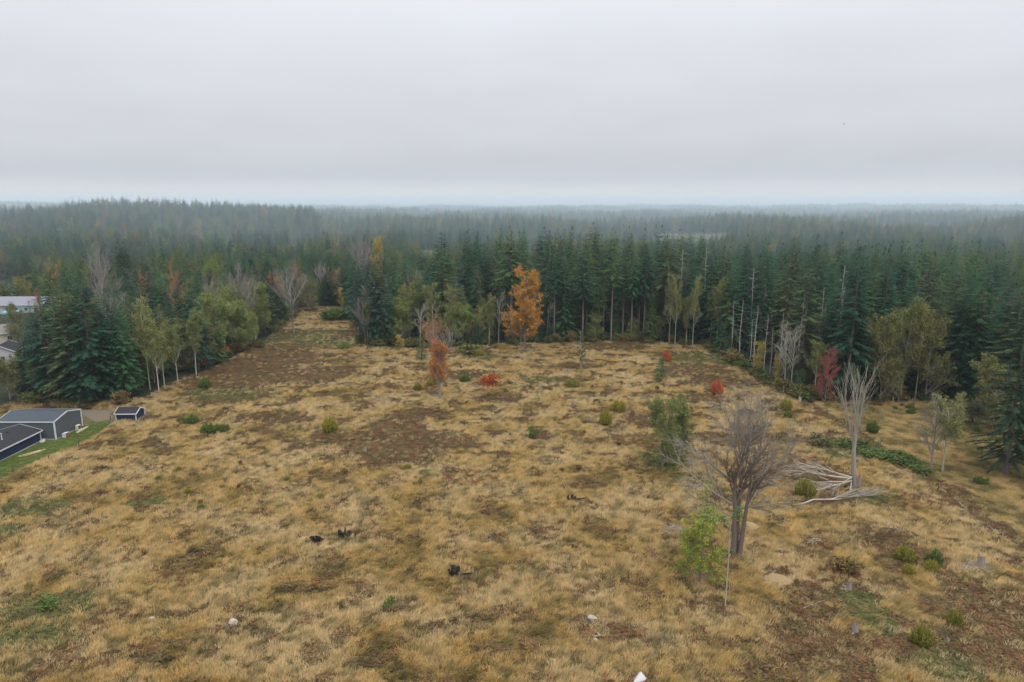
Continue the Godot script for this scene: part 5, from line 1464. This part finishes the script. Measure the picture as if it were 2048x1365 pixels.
	for k in line.size():
		var s := spot(line[k][0], line[k][1])
		var p := wood()
		p.tube(Vector3(0, -0.2, 0), Vector3(rnd(-0.2, 0.2), rnd(0.9, 1.3), rnd(-0.2, 0.2)), 0.09, 0.07, 6, Color.WHITE)
		solo("old_post", p.mesh(), M.driftwood, "weathered leaning post on the fence bank beside the right meadow", "post", s, "posts of the old fence bank")
	for k in range(5, line.size()):
		var s := spot(line[k - 1][0], line[k - 1][1])
		var e := spot(line[k][0], line[k][1])
		for j in 2:
			var p := wood()
			p.tube(Vector3(0, 0.3 + j * 0.15, j * 0.3), (e - s) * rnd(0.7, 1.0) + Vector3(0, 0.25, j * 0.3), 0.09, 0.06, 6, Color.WHITE)
			solo("fallen_rail", p.mesh(), M.driftwood if j else M.post, "fallen rail lying along the old fence bank at the right", "rail", s, "rails of the old fence bank")

# ---------------------------------------------------------------- grass
func tuft(blades: int, tall: float, spread: float, wide: float, nod: float) -> ArrayMesh:
	var m := Mesher.new()
	for i in blades:
		var a := rnd(0, TAU)
		var s := sqrt(rng.randf()) * spread
		var root := Vector3(cos(a) * s, -0.08, sin(a) * s)
		var h := tall * rnd(0.6, 1.1)
		var go := Vector3(cos(a), 0, sin(a)).lerp(Vector3(rnd(-1, 1), 0, rnd(-1, 1)), 0.6) * h * nod
		var mid := root + Vector3.UP * h * 0.6 + go * 0.35
		var tip := root + Vector3.UP * h * rnd(0.85, 1.0) + go
		var w := Vector3(rnd(-1, 1), 0, rnd(-1, 1)).normalized() * wide * rnd(0.7, 1.3)
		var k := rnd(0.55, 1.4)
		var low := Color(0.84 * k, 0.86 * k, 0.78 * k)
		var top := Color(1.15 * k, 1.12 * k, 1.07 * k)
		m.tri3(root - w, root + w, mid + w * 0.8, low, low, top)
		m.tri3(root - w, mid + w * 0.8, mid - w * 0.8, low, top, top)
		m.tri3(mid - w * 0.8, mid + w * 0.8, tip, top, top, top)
	return m.mesh()

func frond_clump() -> ArrayMesh:   # collapsed bracken
	var m := Mesher.new()
	for i in 11:
		var a := rnd(0, TAU)
		var l := rnd(0.45, 0.9)
		var out := Vector3(cos(a), 0, sin(a))
		var side := Vector3(-out.z, 0, out.x)
		var k := rnd(0.7, 1.3)
		var c := Color(k, k * rnd(0.9, 1.1), k * rnd(0.8, 1.1))
		for s in 6:
			var f := (s + 0.5) / 6.0
			var p := out * l * f + Vector3.UP * (0.15 + 0.75 * f - 0.85 * f * f + rnd(-0.06, 0.06))
			var w := 0.26 * (1.0 - f * 0.7) * rnd(0.7, 1.2)
			for e in [-1.0, 1.0]:
				m.tri(p - out * 0.06, p + out * 0.07, p + side * e * w + out * 0.08 + Vector3.DOWN * rnd(0.0, 0.12), c)
	return m.mesh()

func grass() -> void:
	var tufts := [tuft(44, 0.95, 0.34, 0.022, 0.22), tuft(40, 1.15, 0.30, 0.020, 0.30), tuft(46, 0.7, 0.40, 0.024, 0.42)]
	var buf := [PackedFloat32Array(), PackedFloat32Array(), PackedFloat32Array()]
	var ferns := PackedFloat32Array()
	var shorts := PackedFloat32Array()
	var straw := Color(0.74, 0.585, 0.33)
	var gold := Color(0.72, 0.53, 0.22)
	var drab := Color(0.22, 0.19, 0.075)
	var leaf := Color(0.13, 0.155, 0.045)
	var z := -48.0
	while z > -335.0:
		var s := 0.34 + 0.0016 * (-z - 48.0)
		var half := -z * 0.79 + 12.0
		var x := -half
		while x < half:
			var px := x + rnd(-0.5, 0.5) * s
			var pz := z + rnd(-0.5, 0.5) * s
			x += s
			var q := Vector2(px, pz)
			var far := -pz > 140.0 or absf(px) > 60.0
			if far and not Geometry2D.is_point_in_polygon(q, open_land): continue
			var y := height(px, pz)
			if px < -70.0 and Geometry2D.is_point_in_polygon(q, yard):
				continue
			if px > 55.0 and at_map(brown, px, pz) < 0.4 and Geometry2D.is_point_in_polygon(q, meadow):
				var g := patchy.get_noise_2d(px * 1.3, pz * 1.3) * 0.5 + 0.5
				put(buf[2], Vector3(px, y, pz), rnd(0, TAU), rnd(0.9, 1.4), rnd(0.35, 0.95) * (0.7 + 0.6 * g), Vector2(0.25, 0.05), shade(gold.lerp(straw, rng.randf() * 0.6).lerp(leaf, smoothstep(0.40, 0.75, g) * rng.randf()).lerp(drab, smoothstep(0.0, 0.35, fine.get_noise_2d(px, pz)) * 0.7), rnd(0.6, 1.05)))
				continue
			var n1 := patchy.get_noise_2d(px, pz)
			var n2 := fine.get_noise_2d(px, pz)
			var b := at_map(brown, px, pz)
			var r := at_map(rust, px, pz)
			var gr := at_map(green, px, pz)
			var dk := at_map(dark, px, pz)
			var n3 := fine.get_noise_2d(px * 2.7 + 70.0, pz * 2.7)
			b = maxf(b, smoothstep(0.10, 0.30, patchy.get_noise_2d(px * 2.3 + 300.0, pz * 2.3 + 50.0)) * (0.95 if pz < -130.0 else (0.9 if px > 22.0 and pz > -95.0 else 0.5)))
			dk *= smoothstep(-0.35, 0.15, n3 + 0.4 * n2)
			r *= smoothstep(-0.25, 0.2, n3)
			var wild := smoothstep(0.12, 0.4, n3) * 0.45 + smoothstep(0.22, 0.5, n2) * 0.5 + smoothstep(0.3, 0.55, n1) * 0.5
			var roll := rng.randf()
			if roll < b * 0.92 or roll < r * 0.85 or roll < gr * 0.8:
				if rng.randf() < 0.95:
					var c := Color(0.125, 0.058, 0.027).lerp(Color(0.075, 0.060, 0.025), clampf(n2 + 0.4, 0, 1))
					if roll < r * 0.85 and rng.randf() < 0.6: c = Color(0.20, 0.085, 0.026).lerp(Color(0.12, 0.066, 0.028), clampf(n2 + 0.4, 0, 1))
					elif roll < gr * 0.8: c = Color(0.065, 0.085, 0.024).lerp(Color(0.10, 0.092, 0.032), clampf(n2 + 0.4, 0, 1))
					put(ferns, Vector3(px, y, pz), rnd(0, TAU), rnd(0.8, 1.4) * (1.0 + s * 0.4), rnd(0.7, 1.7), Vector2(0.2, 0.1), shade(c.lerp(Color(0.16, 0.12, 0.05), rng.randf() * rng.randf()), rnd(0.6, 1.5)))
				continue
			if rng.randf() < wild * 0.35 + dk * 0.3: continue
			var c2 := straw.lerp(gold, clampf(0.5 + n1 * 1.4, 0, 1))
			c2 = c2.lerp(drab, clampf(wild + dk * 0.9, 0, 0.85))
			if rng.randf() < 0.06: c2 = c2.lerp(leaf, 0.7)
			if rng.randf() < 0.02: c2 = Color(0.26, 0.13, 0.05)
			var tall := (1.0 + n1 * 0.35 + n2 * 0.3) * rnd(0.75, 1.15) * (1.0 - 0.45 * dk)
			if n1 > 0.22: tall *= 0.72
			var lean := (2.0 if n1 > 0.22 else 1.0) * Vector2(0.25 + n2 * 0.5, 0.1 + n1 * 0.4)
			put(buf[rng.randi() % 3], Vector3(px, y, pz), rnd(0, TAU), rnd(0.85, 1.25) * (0.9 + s * 0.5), tall, lean, shade(c2, rnd(0.82, 1.15)))
		z -= s
	# lawn blades
	for k in 9000:
		var p := Vector2(rnd(-118, -80), rnd(-152, -70))
		if not Geometry2D.is_point_in_polygon(p, yard): continue
		if p.x < -100.4 and p.y < -100.0: continue
		if p.x < -98.0 and p.y < -139.0: continue
		put(shorts, Vector3(p.x, height(p.x, p.y) + 0.03, p.y), rnd(0, TAU), 1.1, rnd(0.10, 0.25), Vector2.ZERO, shade(Color(0.14, 0.21, 0.045).lerp(Color(0.22, 0.20, 0.07), rng.randf() * 0.6), rnd(0.8, 1.2)))
	var f := thing("dry_grass", "tall dry straw-coloured grass covering the whole field", "grass")
	f.set_meta("kind", "stuff")
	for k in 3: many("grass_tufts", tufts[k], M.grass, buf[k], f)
	var br := many("bracken", frond_clump(), M.leaf, ferns)
	tag(br, "brown and rusty collapsed bracken in patches across the field", "bracken", "", "stuff")
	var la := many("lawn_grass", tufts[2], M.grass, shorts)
	tag(la, "short green grass blades of the lawn by the navy house", "grass", "", "stuff")
	# prototypes that only served to be copied
	for o in firs: o.free()
	for k in protos:
		if protos[k]: protos[k].free()
